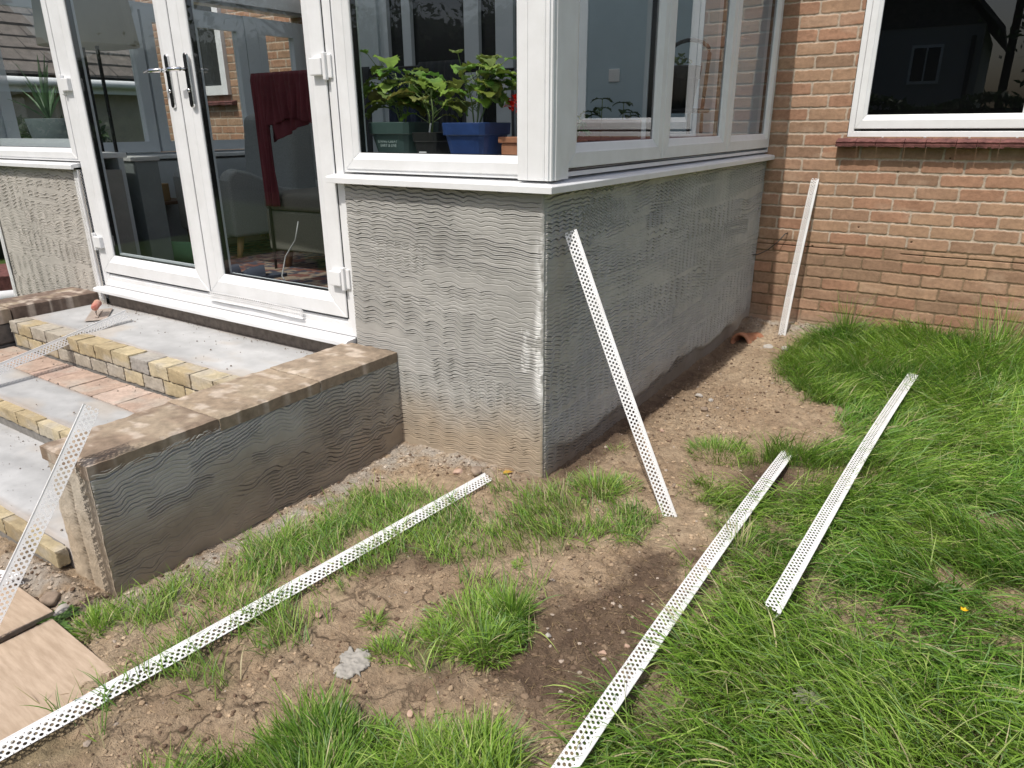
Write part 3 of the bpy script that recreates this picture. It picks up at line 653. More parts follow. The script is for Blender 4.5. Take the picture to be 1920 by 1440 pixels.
# ================================================================== low garden wall (right of the steps)
gw = empty("low_garden_wall", (-0.87, -0.67, 0)); tag(gw, "low rendered garden wall with sandy coping slabs, right of the steps", "garden wall")
gw.location = (0, 0, 0)
def slopez(y): return 0.0
us = np.arange(-1.345, -0.010, 0.0029); vz = np.arange(-0.16, 0.402, 0.0016)
st = strokes(-1.34, -0.01, 0.0, 0.39, 0.12, 0.0165, 0.0160, 0.15, 0.0046, 22, 0.06)
Ug, Vg, Hh = comb(us, vz, st, 6)
Cc = wall_colour(Ug, Vg, (0.46, 0.445, 0.40), (0.33, 0.26, 0.185), 0.20, 27)
corner = sstep(0.025, 0.0, Ug+1.345)
Hh = Hh*(1-0.6*corner)+corner*(fbm(Ug*50, Vg*40, 35, 3)-0.5)*0.010-0.006*sstep(0.4-0.02, 0.402, Vg)
hf("render_coat", us, vz, (-0.748, 0, 0), (0, 1, 0), (0, 0, 1), (1, 0, 0), Hh, m_plaster, gw, Cc, smooth=False)
us = np.arange(-1.0, -0.7479, 0.003); vz = np.arange(-0.16, 0.402, 0.002)
def endcomb(seed):
    Ug, Vg = np.meshgrid(us, vz, indexing='ij')
    Hh = np.zeros(Ug.shape)
    for c_, w_ in ((-0.95, 0.05), (-0.845, 0.055)):
        d = Ug-c_; arc = Vg+0.9*d+(fbm(Ug*14, Vg*9, seed, 3)-0.5)*0.03
        t = arc/0.013; fr = (t-np.round(t))*0.013
        m_ = sstep(w_, w_-0.01, np.abs(d)); Hh = Hh+m_*0.0055*(-np.exp(-(fr/0.0018)**2)+0.7*np.exp(-((fr+0.004)/0.003)**2))*(0.4+vnoise(Ug*20, Vg*20, seed))
    Hh = Hh-0.012*np.exp(-((Ug+0.90)/0.012)**2)*1.0+(fbm(Ug*30, Vg*30, seed+3, 3)-0.5)*0.008
    return Ug, Vg, Hh
Ug, Vg, Hh = endcomb(4)
Cc = wall_colour(Ug, Vg, (0.40, 0.36, 0.30), (0.36, 0.29, 0.21), 0.1, 37)
hf("render_coat", us, vz, (0, -1.345, 0), (1, 0, 0), (0, 0, 1), (0, -1, 0), Hh, m_plaster, gw, Cc)
mb = MB(); mb.box(-0.998, -0.756, -1.335, -0.014, -0.2, 0.382); mb.build("core", m_roughconc, gw)
# coping: three slabs as fine height fields with worn edges
def cop_slab(x0, x1, y0, y1, ztop, thick, tint, parent, seed, name="coping_slab", res=0.008, wear=0.007):
    us = np.linspace(x0, x1, max(6, int((x1-x0)/res))); ws = np.linspace(y0, y1, max(6, int((y1-y0)/res)))
    Ug, Vg = np.meshgrid(us, ws, indexing='ij')
    e = np.minimum(np.minimum(Ug-x0, x1-Ug), np.minimum(Vg-y0, y1-Vg))
    Hh = (fbm(Ug*30, Vg*30, seed, 3)-0.5)*0.0045-wear*sstep(0.014, 0.0, e+(fbm(Ug*40, Vg*40, seed+1, 2)-0.5)*0.016)
    n1 = fbm(Ug*5, Vg*5, seed+2, 4); n2 = fbm(Ug*26, Vg*26, seed+3, 3)
    c = np.array(tint)*(0.7+0.6*n1[..., None])*(0.8+0.4*n2[..., None])
    sand = sstep(0.5, 0.7, fbm(Ug*8, Vg*8, seed+6, 4))[..., None]*0.75
    c = c*(1-sand)+np.array([0.365, 0.30, 0.22])*sand
    pale = sstep(0.60, 0.74, fbm(Ug*14+5, Vg*20, seed+9, 4))[..., None]*0.6
    c = c*(1-pale)+np.array([0.58, 0.50, 0.42])*pale
    # closed slab: top field + skirt
    nu, nv = Ug.shape; idx = np.arange(nu*nv).reshape(nu, nv)
    P = np.stack([Ug, Vg, ztop+Hh], -1).reshape(-1, 3); f = np.stack([idx[:-1, :-1], idx[1:, :-1], idx[1:, 1:], idx[:-1, 1:]], -1).reshape(-1, 4)
    loop = np.concatenate([idx[:, 0], idx[-1, 1:], idx[::-1, -1][1:], idx[0, ::-1][1:-1]]); m_ = len(loop)
    low = P[loop].copy(); low[:, 2] = ztop-thick; P2 = np.concatenate([P, low]); lo = np.arange(nu*nv, nu*nv+m_)
    sk = np.stack([loop, lo, np.roll(lo, -1), np.roll(loop, -1)], -1)
    cc = np.concatenate([c.reshape(-1, 3), c.reshape(-1, 3)[loop]*0.95])
    return link(name, np_mesh(name, P2, [f, sk], False, cc), m_cop, parent)
cop_slab(-1.045, -0.745, -0.455, -0.016, 0.420, 0.05, (0.27, 0.215, 0.16), gw, 5)
cop_slab(-1.050, -0.745, -0.905, -0.459, 0.418, 0.05, (0.30, 0.235, 0.17), gw, 15)
cop_slab(-1.030, -0.748, -1.347, -0.909, 0.420, 0.05, (0.25, 0.19, 0.14), gw, 25)

# ================================================================== left garden wall
lw = empty("left_garden_wall", (0, 0, 0)); tag(lw, "low dark brown block wall with worn caps, left of the steps", "garden wall")
cop_slab(-3.53, -3.245, -0.50, -0.016, 0.392, 0.085, (0.17, 0.125, 0.10), lw, 6, "cap_block")
cop_slab(-3.53, -3.250, -1.02, -0.508, 0.390, 0.085, (0.17, 0.125, 0.10), lw, 7, "cap_block")
cop_slab(-3.53, -3.250, -1.6, -1.028, 0.388, 0.085, (0.16, 0.12, 0.10), lw, 8, "cap_block")
m_drk = mat("dark_stone", (0.09, 0.085, 0.085), 0.95, colour2=(0.17, 0.155, 0.14), vscale=20, bump=0.8, bscale=90, bdist=0.004)
mb = MB(); y = -0.02; r_ = random.Random(2)
while y > -1.6:
    w = r_.uniform(0.28, 0.4); mb.box(-3.51, -3.262+r_.uniform(-0.004, 0.004), y-w+0.008, y, 0.19, 0.300); mb.box(-3.51, -3.262+r_.uniform(-0.004, 0.004), y-w+0.008-0.1, y-0.1, 0.05, 0.18); y -= w
mb.box(-3.52, -3.275, -1.6, -0.014, -0.1, 0.302); mb.build("course_block", m_drk, lw, bevel=0.006)

# ================================================================== steps
stp = empty("garden_steps", (0, 0, 0)); tag(stp, "wide shallow steps of grey concrete edged with yellow stone bricks", "steps")
SX0, SX1 = -3.243, -1.002
def conc_slab(x0, x1, y0, y1, z, th, name, seed):
    us = np.linspace(x0, x1, 120); ws = np.linspace(y0, y1, 30); Ug, Vg = np.meshgrid(us, ws, indexing='ij')
    Hh = (fbm(Ug*3, Vg*3, seed, 3)-0.5)*0.006
    n1 = fbm(Ug*2.5+Vg, Vg*5, seed+1, 4); n2 = fbm(Ug*9, Vg*16, seed+2, 4)
    c = np.array([0.425, 0.43, 0.43])*(0.70+0.5*n1[..., None])*(0.82+0.36*n2[..., None])
    br = sstep(0.55, 0.75, fbm(Ug*3.3, Vg*6, seed+5, 4))[..., None]*0.55; c = c*(1-br)+np.array([0.42, 0.37, 0.31])*br
    e = sstep(0.035, 0.0, np.minimum(y1-Vg, Vg-y0)+(fbm(Ug*9, Vg*9, seed+6, 3)-0.5)*0.04)[..., None]*0.5; c = c*(1-e)+np.array([0.30, 0.24, 0.19])*e
    nu, nv = Ug.shape; idx = np.arange(nu*nv).reshape(nu, nv)
    P = np.stack([Ug, Vg, z+Hh], -1).reshape(-1, 3); f = np.stack([idx[:-1, :-1], idx[1:, :-1], idx[1:, 1:], idx[:-1, 1:]], -1).reshape(-1, 4)
    loop = np.concatenate([idx[:, 0], idx[-1, 1:], idx[::-1, -1][1:], idx[0, ::-1][1:-1]]); m_ = len(loop)
    low = P[loop].copy(); low[:, 2] = z-th; P2 = np.concatenate([P, low]); lo = np.arange(nu*nv, nu*nv+m_)
    sk = np.stack([loop, lo, np.roll(lo, -1), np.roll(loop, -1)], -1)
    return link(name, np_mesh(name, P2, [f, sk], True, np.concatenate([c.reshape(-1, 3), c.reshape(-1, 3)[loop]])), m_concA, stp)
m_concA = mat("trowelled_concrete", rough=0.7, attr=True, var=0.07, vscale=18, bump=0.2, bscale=90)
conc_slab(SX0, SX1, -0.43, 0.003, 0.318, 0.3, "landing", 3)
conc_slab(SX0, SX1, -0.955, -0.72, 0.166, 0.2, "tread", 8)
conc_slab(SX0, SX1-0.0, -1.335, -0.965, 0.055, 0.15, "tread", 12)
m_ystone = mat("yellow_stone", rough=0.85, attr=True, var=0.16, vscale=60, bump=0.7, bscale=170, spec=0.2, bdist=0.003)
def stone_brick(x0, x1, y0, y1, z0, z1, tint, seed, parent, name="edging_brick", mt=None):
    nx, ny, nz = 10, 6, 5; bm = bmesh.new(); bmesh.ops.create_cube(bm, size=1)
    bmesh.ops.subdivide_edges(bm, edges=bm.edges[:], cuts=7, use_grid_fill=True)
    rr = random.Random(seed); co = np.array([v.co[:] for v in bm.verts])
    P = np.stack([(x0+x1)/2+co[:, 0]*(x1-x0), (y0+y1)/2+co[:, 1]*(y1-y0), (z0+z1)/2+co[:, 2]*(z1-z0)], -1)
    ext = np.max(np.abs(co), 1); ne = (np.abs(co) > 0.49).sum(1)
    cen = np.array([(x0+x1)/2, (y0+y1)/2, (z0+z1)/2]); inw = (cen-P); inw /= np.maximum(np.linalg.norm(inw, axis=1, keepdims=True), 1e-6)
    am = 0.0012+0.0035*(ne >= 2)
    nn = np.array([rr.random() for _ in range(len(P))])
    P = P+inw*(am*nn)[:, None]
    for i, v in enumerate(bm.verts): v.co = P[i]
    me = bpy.data.meshes.new(name); bm.to_mesh(me); bm.free()
    n1 = fbm(P[:, 0]*20+seed, P[:, 1]*20+P[:, 2]*25, seed % 50, 3); n2 = fbm(P[:, 0]*60, P[:, 1]*60+P[:, 2]*60, 5, 3)
    c = np.array(tint)*(0.75+0.5*n1[:, None])*(0.85+0.3*n2[:, None])
    g = sstep(0.5, 0.75, fbm(P[:, 0]*11+3, P[:, 1]*14+P[:, 2]*16, 14, 3))[:, None]*0.55; c = c*(1-g)+np.array([0.42, 0.39, 0.34])*g
    a = me.attributes.new("Col", 'FLOAT_COLOR', 'POINT'); cc = np.ones((len(P), 4), np.float32); cc[:, :3] = c; a.data.foreach_set("color", cc.ravel())
    return link(name, me, mt or m_ystone, parent)
r_ = random.Random(5)
tints = [(0.44, 0.37, 0.235), (0.37, 0.30, 0.185), (0.37, 0.335, 0.275), (0.47, 0.405, 0.275), (0.35, 0.33, 0.30), (0.40, 0.325, 0.20)]
def edging(y0, y1, z0, z1, bl, off, sd):
    x = SX1-0.004+off; k = 0
    while x > SX0+0.02:
        w = bl*r_.uniform(0.94, 1.06); a = max(x-w, SX0+0.002)
        b = min(x, SX1-0.004)
        if b-a > 0.03: stone_brick(a+0.004, b-0.004, y0, y1+r_.uniform(-0.003, 0.003), z0, z1+r_.uniform(-0.002, 0.002), (tints[k % 2] if sd == 4 else r_.choice(tints)), sd*100+k, stp)
        x = a; k += 1
edging(-0.535, -0.433, 0.254, 0.322, 0.165, 0.0, 1)
edging(-0.530, -0.433, 0.180, 0.246, 0.165, 0.08, 2)
edging(-1.0, -0.93, 0.100, 0.160, 0.20, 0.05, 3)
edging(-1.380, -1.338, -0.020, 0.044, 0.19, -0.02, 4)
m_mor = mat("mortar_bed", (0.20, 0.19, 0.175), 0.95, var=0.2, vscale=30, bump=0.6, bscale=120)
mb = MB(); mb.box(SX0, SX1-0.002, -0.524, -0.432, 0.02, 0.316); mb.box(SX0, SX1-0.002, -0.992, -0.93, 0.02, 0.150); mb.box(SX0, SX1-0.06, -1.376, -1.336, -0.1, 0.040)
mb.build("mortar", m_mor, stp)
# reddish pavers on the second tread
x = SX1-0.004; k = 0
while x > SX0+0.05:
    w = 0.205; a = max(x-w, SX0)
    stone_brick(a+0.003, x-0.003, -0.722, -0.5365, 0.12, 0.172+r_.uniform(-0.002, 0.002), r_.choice([(0.42, 0.31, 0.255), (0.46, 0.36, 0.30), (0.40, 0.30, 0.24)]), 900+k, stp, "paver"); x = a; k += 1

# ================================================================== corner beads
def bead_mesh(length, name, seed=0):
    """nose along +x, wing 1 in the xy plane (towards +y), wing 2 towards -z; staggered round holes"""
    p = 0.0168; cells = []          # (y0, y1, radius, stagger)
    strips = [(0.0095, 0.0145, 0.0017, 0.5), (0.0145, 0.0253, 0.0047, 0.0), (0.0253, 0.0361, 0.0047, 0.5), (0.0361, 0.0469, 0.0047, 0.0), (0.0469, 0.0510, 0.0015, 0.5)]
    th = 0.0011; V = []; Fq = []; base = 0
    ncell = int(length/p)
    T_V = {}; out_f = []
    def cell(w, r):
        nrm = [(-1, -1), (-1/3, -1), (1/3, -1), (1, -1), (1, -1/3), (1, 1/3), (1, 1), (1/3, 1), (-1/3, 1), (-1, 1), (-1, 1/3), (-1, -1/3)]
        rect = np.array([(a*p/2, b*w/2) for a, b in nrm]); an = np.array([math.atan2(b, a) for a, b in nrm]); 
        an = np.array([-3*math.pi/4+i*math.pi/6+(0.0) for i in range(12)])
        circ = np.stack([np.cos(an)*r, np.sin(an)*r], -1)
        return rect, circ
    ff = []
    for k in range(12):
        k2 = (k+1) % 12
        ff += [(k, k2, 12+k2, 12+k), (24+k, 36+k, 36+k2, 24+k2), (12+k, 12+k2, 36+k2, 36+k)]
    ff = np.array(ff)
    cnt = 0
    for wing in (0, 1):
        for (a, b, r, sg) in strips:
            rect, circ = cell(b-a, r); cy = (a+b)/2
            tpl = np.concatenate([np.c_[rect, np.zeros(12)], np.c_[circ, np.zeros(12)], np.c_[rect, np.full(12, -th)], np.c_[circ, np.full(12, -th)]])
            n_ = ncell if sg == 0 else ncell-1
            cx = (np.arange(n_)+0.5+sg)*p
            Vv = np.repeat(tpl[None], n_, 0).copy(); Vv[:, :, 0] += cx[:, None]; Vv[:, :, 1] += cy
            if wing: Vv = np.stack([Vv[..., 0], Vv[..., 2]+0.15*Vv[..., 1], -0.985*Vv[..., 1]], -1)
            Vv = Vv.reshape(-1, 3); V.append(Vv)
            Fq.append((ff[None]+(cnt+np.arange(n_)*48)[:, None, None]).reshape(-1, 4)); cnt += len(Vv)
    # solid nose: rounded profile swept
    prof = [(0.0096, 0.0), (0.0034, 0.0), (0.0022, 0.0010), (0.0004, 0.0014), (-0.0014, 0.0006), (-0.0018, -0.0012), (-0.0009, -0.0032), (0.0008, -0.0094), (0.0019, -0.0094), (0.0008, -0.0012), (0.0096, -0.0011)]
    m_ = len(prof); Lx = ncell*p; nx_ = 60
    vv = np.array([(x, y, z) for x in np.linspace(0, Lx, nx_) for y, z in prof]); V.append(vv)
    Fq.append(np.concatenate([np.array([(i*m_+k, i*m_+(k+1) % m_, (i+1)*m_+(k+1) % m_, (i+1)*m_+k) for k in range(m_)]) for i in range(nx_-1)])+cnt); cnt += len(vv)
    # thin outer lips
    P_ = np.concatenate(V); P_[:, 1:] *= 0.90
    # slight bow so that no length is dead straight
    t = P_[:, 0]/Lx; P_[:, 2] += 0.010*np.sin(math.pi*t)*(length/2.4)+0.002*np.sin(9*t+seed); P_[:, 1] += 0.012*np.sin(math.pi*t+0.4)*(length/2.4)
    return np_mesh(name, P_, Fq, False)
bead_parts = {k: bead_mesh(k, "corner_bead") for k in (2.4, 1.12, 1.05, 0.74, 1.3, 0.78)}
for me_ in bead_parts.values(): me_.materials.append(m_pvcb)
BG = "perforated white corner beads"
CAMP = Vector((1.323, -2.206, 1.345))
def bead(P, Q, wing, label, ln=None):
    P = Vector(P); Q = Vector(Q); X = (Q-P).normalized(); d = (Q-P).length
    if ln is None: ln = min(bead_parts, key=lambda k: abs(k-d))
    W = Vector(wing); Y = (W-X*W.dot(X)).normalized(); Z = X.cross(Y)
    o = bpy.data.objects.new("corner_bead", bead_parts[ln]); col.objects.link(o)
    if Z.dot(CAMP-P) < 0:        # mirror the section so that the second wing lies behind
        Mx = Matrix(((X.x, Y.x, -Z.x, P.x), (X.y, Y.y, -Z.y, P.y), (X.z, Y.z, -Z.z, P.z), (0, 0, 0, 1)))
    else: Mx = Matrix(((X.x, Y.x, Z.x, P.x), (X.y, Y.y, Z.y, P.y), (X.z, Y.z, Z.z, P.z), (0, 0, 0, 1)))
    o.matrix_world = Mx; tag(o, label, "corner bead", BG); return o
def SIDE7(a, dd):
    Y = towards_cam(a, a+dd*1.0, 1); return Y if Y.z < 0 else -Y
def SIDE(a, dd):
    Y = towards_cam(a, a+dd*2.0, 1); return Y if Y.x < 0 else -Y
def towards_cam(P, Q, side):
    P = Vector(P); Q = Vector(Q); X = (Q-P).normalized(); v = (CAMP-(P+Q)/2).normalized(); return X.cross(v)*side
a, b = Vector((-0.183, -0.159, 0.045)), Vector((-0.342, -1.825, 0.035)); dd = (b-a).normalized()
bead(a, a+dd*2.4, (1, -0.1, -0.35), "long white bead lying across the grass from the wall corner to the bottom left corner", 2.4)
a, b = (0.566, 0.004, 0.004), (0.056, 0.105, 1.003)
bead(a, b, towards_cam(a, b, -1), "white bead leaning against the shaded grey side wall", 1.12)
a, b = Vector((0.815, 0.655, 0.045)), Vector((0.800, -1.158, 0.04)); dd = (b-a).normalized()
bead(a, a+dd*2.4, SIDE(a, dd), "long white bead on bare soil along the edge of the lawn", 2.4)
a, b = Vector((1.150, 1.93, 0.085)), Vector((1.030, -0.44, 0.075)); dd = (b-a).normalized()
bead(a, a+dd*2.4, SIDE(a, dd), "white bead lying wholly on the long grass of the lawn, furthest right", 2.4)
a, b = (0.312, 2.60, -0.01), (0.347, 2.808, 1.020)
bead(a, b, (-1, 0.0, 0.0), "white bead leaning upright against the brick wall", 1.05)
a, b = (-0.80, -1.735, -0.005), (-0.775, -1.30, 0.597)
bead(a, b, towards_cam(a, b, 1), "white bead propped over the near end of the low garden wall above the wooden board", 0.74)
a, b = Vector((-2.625, -0.185, 0.392)), Vector((-2.56, -0.86, 0.285)); dd = (b-a).normalized()
bead(a, a+dd*1.3, SIDE7(a, dd), "white bead laid down over the concrete steps beside the trowel", 1.3)
bead((-1.055, -1.478, 0.012), (-1.755, -1.75, 0.012), (0.1, -1, -0.2), "white bead end lying on the ground beneath the propped bead, at the left edge", 0.74)
bead((-2.083, -0.012, 0.480), (-1.345, -0.012, 0.480), (0, 0.12, 1), "short white bead standing along the threshold under the doors", 0.74)
# beads bedded in the left render panel
def wall_bead(P, Q, wing, nm="edge_bead"):
    o = bead(P, Q, wing, None, 0.78); o.name = nm; 
    for k in ("label", "category", "group"):
        if k in o: del o[k]
    mw = o.matrix_world.copy(); o.parent = conserv; o.matrix_parent_inverse = Matrix(); o.matrix_world = mw
wall_bead((XL-0.002, -0.020, 0.30), (XL-0.002, -0.020, 1.08), (1, 0.0, 0)); wall_bead((XL-0.002, -0.019, 0.10), (XL-0.002, -0.019, 0.88), (1, 0, 0))
wall_bead((DX0-0.015, -0.021, 0.345), (DX0-0.015, -0.021, 1.125), (-1, 0, 0))

# ================================================================== boards, pipe, trowel, cable, stones
m_ply = mat("plywood", (0.36, 0.27, 0.19), 0.85, colour2=(0.50, 0.39, 0.29), vscale=9, bump=0.25, bscale=70)
for nme, (x0, x1, y0, y1, z, rz, lab) in {"a": (-1.75, -0.822, -2.35, -1.497, -0.022, 0.0, "weathered plywood board under the foot of the propped bead"),
                                          "b": (-0.785, -0.36, -2.25, -1.53, -0.010, -0.04, "light plywood board half overgrown by grass beside the low wall")}.items():
    mb = MB(); cx, cy = (x0+x1)/2, (y0+y1)/2; mb.box(x0-cx, x1-cx, y0-cy, y1-cy, -0.018, 0)
    o = mb.build("plywood_board", m_ply, None, bevel=0.002, seg=1); o.location = (cx, cy, z); o.rotation_euler = (0, 0, rz)
    for ms_ in (m_ply,): pass
    tag(o, lab, "board", "plywood boards on the ground")
for nd in [q for q in m_ply.node_tree.nodes if q.type == 'TEX_NOISE']:
    mp = m_ply.node_tree.nodes.new("ShaderNodeMapping"); mp.inputs["Scale"].default_value = (1, 7, 7); mp.inputs["Rotation"].default_value = (0, 0, 0.0)
    src = nd.inputs["Vector"].links[0].from_socket; m_ply.node_tree.links.new(src, mp.inputs[0]); m_ply.node_tree.links.new(mp.outputs[0], nd.inputs["Vector"])
m_terra = mat("terracotta", (0.32, 0.125, 0.062), 0.65, colour2=(0.42, 0.20, 0.115), vscale=20, bump=0.3, bscale=80)
# half buried clay pipe in the corner
mb = MB()
for i, (r_o, yy) in enumerate([(0.070, -0.085), (0.078, -0.085), (0.078, -0.062), (0.066, -0.058), (0.066, 0.12)]):
    pass
def pipe(mb, rings, n=28):
    b = len(mb.v)
    for r, y in rings:
        for k in range(n): mb.v.append((r*math.cos(2*math.pi*k/n), y, r*math.sin(2*math.pi*k/n)))
    for i in range(len(rings)-1):
        for k in range(n): mb.f.append((b+i*n+k, b+i*n+(k+1) % n, b+(i+1)*n+(k+1) % n, b+(i+1)*n+k))
pipe(mb, [(0.052, 0.14), (0.052, -0.06), (0.060, -0.066), (0.072, -0.06), (0.074, -0.03), (0.066, -0.024), (0.064, 0.14)])
o = mb.build("clay_pipe", m_terra, None, smooth=True); o.location = (0.105, 2.40, -0.022); o.rotation_euler = (-0.12, 0, R(-18)); tag(o, "orange clay pipe half buried where the side wall meets the brick wall", "pipe")
# trowel on the landing
tr = empty("plastering_trowel", (-2.90, -0.20, 0.325), R(-35)); tag(tr, "plastering trowel with a worn red wooden handle lying on the top step", "trowel")
m_steel = mat("dirty_steel", (0.42, 0.36, 0.31), 0.55, var=0.2, vscale=30, metallic=0.3); m_hand = mat("worn_red_wood", (0.42, 0.10, 0.08), 0.5, colour2=(0.58, 0.40, 0.28), vscale=22)
mb = MB(); mb.box(-0.16, 0.13, -0.055, 0.055, 0, 0.002); mb.box(-0.10, 0.08, -0.008, 0.008, 0.0022, 0.009); mb.build("blade", m_steel, tr)
mb = MB(); mb.tube([(0.055, 0, 0.009), (0.058, 0, 0.03), (0.05, 0, 0.052)], 0.005, 8); mb.build("tang", m_steel, tr)
mb = MB(); mb.tube([(0.075, 0, 0.062), (0.07, 0, 0.062), (0.03, 0, 0.064), (-0.01, 0, 0.064), (-0.045, 0, 0.062), (-0.052, 0, 0.062)], [0.012, 0.019, 0.021, 0.019, 0.022, 0.012], 14); mb.build("handle", m_hand, tr, smooth=True)
# thin cable from the brick wall into the render
mb = MB(); mb.tube([(0.195, L-0.004, 0.655), (0.185, L-0.03, 0.652), (0.15, L-0.05, 0.60), (0.09, L-0.05, 0.54), (0.03, L-0.06, 0.505), (-0.004, L-0.08, 0.50)], 0.0035, 6)
o = mb.build("cable", mat("black_cable", (0.03, 0.03, 0.03), 0.5), None, smooth=True); tag(o, "short black cable looping from the brick wall to the grey render", "cable")

def stone_mesh(seed, size, flat=0.6, name="stone", sub=3):
    bm = bmesh.new(); bmesh.ops.create_icosphere(bm, subdivisions=sub, radius=1)
    P = np.array([v.co[:] for v in bm.verts]); rr = np.random.RandomState(seed)
    # chop with random planes for angular shapes
    for i in range(9):
        nrm = rr.normal(size=3); nrm /= np.linalg.norm(nrm); d = rr.uniform(0.55, 0.85)
        q = P@nrm-d; P = P-np.where(q > 0, q, 0)[:, None]*nrm*0.93
    P = P*(1+0.10*(fbm(P[:, 0]*3+seed, P[:, 1]*3+P[:, 2]*2, seed % 40, 3)-0.5))[:, None]
    P = P*np.array([1, rr.uniform(0.6, 0.95), flat])*size
    for i, v in enumerate(bm.verts): v.co = P[i]
    me = bpy.data.meshes.new(name); bm.to_mesh(me); bm.free()
    for p_ in me.polygons: p_.use_smooth = True
    return me
m_st = [mat("stone_grey", (0.36, 0.34, 0.31), 0.9, colour2=(0.50, 0.46, 0.41), vscale=40, bump=0.5, bscale=160),
        mat("stone_pink", (0.40, 0.26, 0.19), 0.9, colour2=(0.50, 0.36, 0.28), vscale=40, bump=0.5, bscale=160),
        mat("stone_brown", (0.20, 0.15, 0.11), 0.95, colour2=(0.32, 0.25, 0.19), vscale=40, bump=0.7, bscale=160)]
SL = [(0.655, -0.771, 0.014, 1, "flat pinkish stone on the dark soil beside the middle bead"), (0.70, -0.715, 0.011, 1, "small pink stone almost touching the middle bead"),
      (0.50, -0.80, 0.011, 0, "grey angular stone in the middle of the dark soil patch"), (0.273, 2.33, 0.035, 0, "large pale stone beside the clay pipe at the brick corner"),
      (0.385, 2.30, 0.030, 0, "white flat lump of mortar at the foot of the upright bead"), (0.212, 1.217, 0.024, 0, "grey stone in the rubble near the middle of the side wall"),
      (0.285, 1.20, 0.020, 0, "second grey stone in the rubble out from the side wall"), (0.300, 1.045, 0.020, 2, "brown lump of rubble nearest the leaning bead"),
      (-0.62, -0.46, 0.018, 2, "round brown pebble at the foot of the low garden wall"), (-0.225, -0.15, 0.030, 2, "brown clod of earth under the front wall"),
      (-0.30, -0.18, 0.024, 1, "broken clod of earth beside the far end of the long bead"), (0.475, 0.20, 0.014, 2, "dark pebble just above the foot of the leaning bead"),
      (-0.10, -1.10, 0.016, 1, "reddish pebble in the grass below the long bead"), (1.547, -0.058, 0.016, 0, "pale stone on the bare patch at the right edge"),
      (0.36, -1.22, 0.012, 1, "pale pebble on dark soil near the bottom grass"), (-0.90, -1.47, 0.04, 2, "dark lump of mortar under the end of the low garden wall"),
      (-0.83, -1.475, 0.035, 0, "crumpled grey lump of cement between the board and the low wall"), (0.22, 0.70, 0.016, 1, "pink pebble on the dry soil behind the leaning bead")]
for i, (x, y, s, mi, lab) in enumerate(SL):
    o = link("stone", stone_mesh(100+i, s), m_st[mi]); o.location = (x, y, gh(x, y)+s*0.22); o.rotation_euler = (0, 0, i*1.3); tag(o, lab, "stone", "loose stones on the soil")
# cement splats
def splat(x, y, r, lab, seed, zoff=0.002):
    us = np.linspace(-r*1.3, r*1.3, 60); Ug, Vg = np.meshgrid(us, us, indexing='ij')
    rr_ = np.sqrt(Ug**2+Vg**2); an = np.arctan2(Vg, Ug)
    lim = r*(0.25+1.35*fbm(np.cos(an)*2.6+seed, np.sin(an)*2.6+seed, seed, 4)); k = rr_ < lim
    z = soil_h(x+Ug, y+Vg)+zoff+0.005*sstep(0, 0.006, lim-rr_)+(fbm(Ug*70, Vg*70, seed, 3)-0.5)*0.008
    c = np.array([0.33, 0.31, 0.275])*(0.85+0.3*fbm(Ug*60, Vg*60, seed, 3))[..., None]
    nu = len(us); idx = np.arange(nu*nu).reshape(nu, nu); f = np.stack([idx[:-1, :-1], idx[1:, :-1], idx[1:, 1:], idx[:-1, 1:]], -1).reshape(-1, 4)
    kk = (k[:-1, :-1] & k[1:, :-1] & k[1:, 1:] & k[:-1, 1:]).ravel(); 
    P = np.stack([x+Ug, y+Vg, z], -1).reshape(-1, 3)
    o = link("cement_splat", np_mesh("cement_splat", P, f[kk], True, c.reshape(-1, 3)), m_concA)
    s_ = o.modifiers.new("thick", 'SOLIDIFY'); s_.thickness = 0.006; s_.offset = -1
    tag(o, lab, "cement splat", "dried cement splats"); return o
splat(0.125, -1.185, 0.052, "large dried grey cement splat on the cracked soil", 3); splat(0.20, -1.30, 0.018, "tiny grey cement splat just below the large one", 5)
